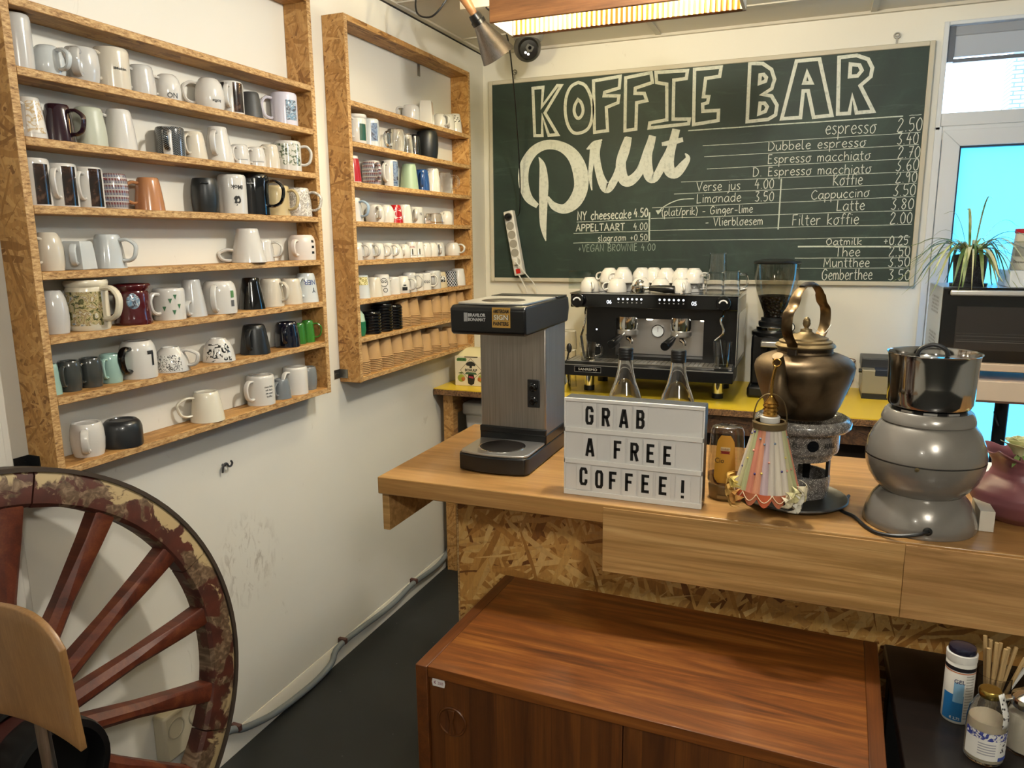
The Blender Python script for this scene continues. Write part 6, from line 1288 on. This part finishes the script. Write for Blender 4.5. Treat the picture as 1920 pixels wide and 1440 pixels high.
J = thing('juice_box', 'cream juice carton printed SCHULP in the corner of the yellow counter', 'carton', (-1.487, 3.26, ZY+.0003), radians(4))
MB().box(-.078, .082, -.075, .10, 0, .142).obj('carton', M('#d6cbb0', .7), J, bevel=.002)
MB().prism([(-.075, .142), (.1, .142), (.062, .168), (.0, .168)], -.066, .072, lambda u, v, w: (w, u, v)).obj('carton_top', M('#cfc59a', .7), J, bevel=.002)
MB().box(-.028, .038, -.0765, -.074, .137, .141).obj('tear_slot', M('#4a3d22', .7), J)
pj = lambda u, v, w: (u, w, v)
def flat(poly, mat, name, d=.0005, par=None, loc=(0, 0)): return MB().prism([(u+loc[0], v+loc[1]) for u, v in poly], -.075-d, -.0745, pj).obj(name, mat, par or J, sharp=0)
b = MB(); b.ribbon([(.003, .132), (.058, .075), (.003, .02), (-.05, .075), (.003, .132)], .0018, lambda u, v: (u, -.0756, v)); b.obj('diamond_logo', M('#5a4a30', .6), J, sharp=0)
tre = [(-.004, .086), (-.003, .096), (-.018, .098), (-.022, .106), (-.013, .113), (-.004, .118), (.009, .118), (.02, .112), (.027, .104), (.024, .096), (.009, .097), (.008, .086)]
flat(tre, M('#23201b', .6), 'tree_logo'); text('SCHULP', .0125, M('#23201b', .6), J, (.004, -.0758, .0765), w=.062, bold=.03)
flat([(-.066, .118), (-.02, .118), (-.018, .127), (-.022, .134), (-.062, .134), (-.068, .127)], M('#4f7a3c', .6), 'speech_bubble'); text('SAPTAP', .006, M('#1f2d18', .6), J, (-.043, -.0758, .126), w=.038, bold=.02)
for x, c2 in ((-.046, 1), (.056, -1)):
    MB().lathe([(0, .0022), (.012, .0016), (.0185, 0)], 20).obj('apple_print', M('#8f9a3a', .6), J, rot=(radians(90), 0, 0), loc=(x, -.0752, .037)); MB().lathe([(0, .0018), (.008, .0014), (.011, 0)], 16).obj('apple_blush', M('#b0642c', .6), J, rot=(radians(90), 0, 0), loc=(x+.009*c2, -.0760, .034))
    flat([(x-.016, .061), (x, .066), (x+.014, .062), (x, .057)], M('#5f6a34', .6), 'leaf_print')
flat([(-.012, .012), (.004, .004), (.018, .012), (.022, .035), (.016, .056), (-.010, .056), (-.014, .035)], M('#16130f', .5), 'dark_glass_print', .0008); flat([(-.008, .040), (.016, .036), (.016, .046), (-.008, .048)], M('#8f2638', .5), 'red_print', .0012); flat([(-.028, .056), (.034, .056), (.026, .066), (-.02, .066)], M('#3c5a3a', .5), 'green_print', .0010)

TS = thing('toaster', 'flat grey and black toaster at the end of the yellow counter', 'toaster', (.33, 3.56, ZY+.0003))
MB().box(-.115, .06, -.085, .12, .022, .125).obj('housing', M('#8c8674', .4, .3), TS, bevel=.004); MB().box(-.112, .06, -.083, .12, 0, .024).obj('base', BLACK, TS)
MB().box(-.117, .062, -.02, .135, .120, .165).obj('lid', M('#26282c', .4), TS, bevel=.004); MB().box(-.066, .061, -.087, -.02, .100, .128).obj('slot_plate', M('#1b2436', .3), TS, bevel=.002); MB().lathe([(0, 0), (.009, 0), (.009, .014), (0, .014)], 14, (-.128, -.05, .115), 'x').obj('knob', BLACK, TS)
WB = thing('wire_basket', 'round copper wire basket half hidden behind the brass kettle', 'basket', (.10, 3.56, ZY+.0003)); CW = M('#7a4a30', .4, .8)
for r, z in ((.065, .003), (.086, .06), (.094, .115), (.09, .15)): MB().tube([(r*cos(a), r*sin(a), z) for a in [i*pi/16 for i in range(32)]], .002, 6, True).obj('wire_ring', CW, WB)
for i in range(18):
    a = i*pi/9; MB().tube([(r*cos(a), r*sin(a), z) for r, z in ((.065, .003), (.086, .06), (.094, .115), (.09, .15))], .0013, 5).obj('wire_rib', CW, WB)
MB().ball((.075, -.045, .128), .011, 12, 8).obj('wooden_ball', M('#9a4f34', .5), WB)

# ------------------------------------------------------------------ oven on its white table
TB = thing('oven_table', 'white two-board table with a dark metal post under the oven', 'table', (.75, 3.3, 0))
MB().box(-.31, .75, -.14, .30, 1.0, 1.074).obj('tabletop', M('#cdb9a4', .5), TB, bevel=.003); MB().box(-.31, .75, -.142, -.138, .994, 1.001).obj('edge_strip', M('#5a3f30', .6), TB)
MB().box(-.31, .75, -.13, .29, 1.108, 1.136).obj('upper_board', M('#c9b29a', .5), TB, bevel=.003)
for x in (-.28, .7): MB().box(x, x+.04, -.1, .26, 1.073, 1.109).obj('spacer', M('#4a5a78', .6), TB)
[MB().lathe([(.024, 0), (.024, 1.0)], 20, (px_, .03, 0)).obj('metal_post', M('#1d2026', .35, .5), TB) for px_ in (-.048, .6)]; MB().box(-.25, .72, -.1, .2, 0, .03).obj('foot_plate', M('#1d2026', .4, .5), TB)
MB().tube(smoothpts([(-.072, .02, .93), (-.066, -.0, .90), (-.06, -.005, .88)], 3), .004, 6).obj('hook', BLACK, TB)
OV = thing('countertop_oven', 'black counter-top oven with a glass door and a steel handle bar', 'oven', (.448, 3.20, 1.1365))
MB().box(0, .52, .012, .36, 0, .272).obj('casing', M('#aeb6c2', .35, .5), OV, bevel=.004)
b = MB()
for zc in (.20, .06):
    for i in range(5):
        for j in range(6): b.lathe([(0, 0), (.005, 0)], 6, (-.0006, .09+j*.03, zc+(i-2)*.014), 'x')
b.obj('vent_holes', M('#20242c', .6), OV, sharp=0)
dr = MB().box(0, .52, -.004, .012, .0, .274).obj('door', BLACKG, OV, bevel=.003)
MB().box(.05, .50, -.006, -.003, .045, .205).obj('door_glass', M('#2a2624', .12, coat=.4), dr)
for z, c_ in ((.075, '#6a6660'), (.082, '#4a4844'), (.095, '#57534e'), (.105, '#3f3c38')): MB().box(.055, .495, -.0068, -.0058, z, z+.002).obj('rack_wire', M(c_, .4, .5), dr)
MB().box(.02, .50, -.034, -.020, .246, .266).obj('handle_bar', M('#cfcdca', .28, .6), dr, bevel=.005)
for x in (.04, .47): MB().box(x, x+.02, -.022, -.003, .25, .262).obj('handle_post', BLACK, dr)
PT = thing('spider_plant', 'spider plant in a dark pot on top of the oven', 'plant', (.545, 3.32, 1.409))
MB().lathe([(0, 0), (.048, 0), (.05, .004), (.058, .105), (.060, .118), (.0565, .118), (.054, .105), (0, .105)], 28).obj('pot', pattern('dark_net_pot', lambda t: t.mix(t.ramp(t.vor(t.map((60, 60, 60)), 1, 'Distance', 'DISTANCE_TO_EDGE'), [(.02, .25), (.05, 0.0)]), '#18171b', '#6a6a70'), .45, .1), PT)
MB().lathe([(0, -.0), (.062, 0), (.064, .012), (.06, .012), (0, .004)], 28).obj('saucer', BLACK, PT)
t = NT('variegated_leaf', .45); LEAFM = t.done(t.ramp(t.noise(t.map((14, 14, 14)), 1, 3), [(.35, '#56703a'), (.5, '#87985a'), (.62, '#b3b98a')])); LEAF2 = M('#b9b88f', .5); LEAF3 = M('#4c6636', .45)
rnd = random.Random(11)
def blade(az, l, up, drp, w, m):
    d = Vector((cos(az), sin(az), 0)); s_ = Vector((-sin(az), cos(az), 0))
    def fn(u, v):
        t_ = u; x = l*t_*(.9 if t_ < 1 else 1); z = .11+up*t_*1.9-(up*1.9+drp)*t_**2.1
        return tuple(d*(.012+x)+Vector((0, 0, z+.25*w*abs(v-.5)*2))+s_*(w*(v-.5)*2*(sin(pi*min(1, .18+.82*t_))**.7 if t_ < .98 else .05)))
    MB().surf(fn, 12, 2).obj('leaf', m, PT, sharp=0)
for az, l, up, dr_, w in ((2.95, .15, .17, -.05, .004), (-3.0, .22, .12, .05, .0055), (3.05, .25, .05, .10, .0055), (-2.75, .2, .10, .12, .006), (-.25, .2, .15, .02, .006), (.1, .15, .2, -.1, .004), (-.5, .16, .1, .12, .009), (-1.2, .09, .12, .12, .010), (-1.9, .1, .1, .13, .009), (-1.0, .06, .26, -.21, .004), (1.9, .05, .22, -.17, .006), (2.6, .1, .21, -.16, .0035)): blade(az, l, up, dr_, w, LEAFM)
for i in range(60):
    az = rnd.uniform(0, 6.28); l = rnd.uniform(.10, .25); blade(az, l, rnd.uniform(.05, .15), rnd.uniform(-.06, .15), rnd.uniform(.003, .0085), (LEAFM, LEAFM, LEAF2, LEAF3)[i % 4])
WC_ = thing('storage_tin', 'white tin with a red lid and a small figure print beside the plant', 'tin', (.733, 3.36, 1.47))
MB().lathe([(0, 0), (.050, 0), (.052, .004), (.044, .135), (0, .135)], 30).obj('tin', M('#b9b6a8', .4), WC_); MB().lathe([(.046, .134), (.047, .138), (.046, .15), (0, .152)], 30).obj('red_lid', M('#a3182a', .35), WC_)
text('Douwe', .010, M('#4a4a44', .5), WC_, (0, 0, .03), wrap=(.0515, radians(-128)), bold=.0); MB().patch([(.0500, .05), (.0475, .085)], radians(-150), radians(-110), .0006, 8).obj('figure_print', M('#8a8a80', .5), WC_)
o = MB().box(.665, .85, 3.25, 3.45, 1.4095, 1.4695).obj('white_carton', M('#cfd4d8', .5), bevel=.002); tag(o, 'flat white carton on the oven carrying the tin with a red lid', 'box')
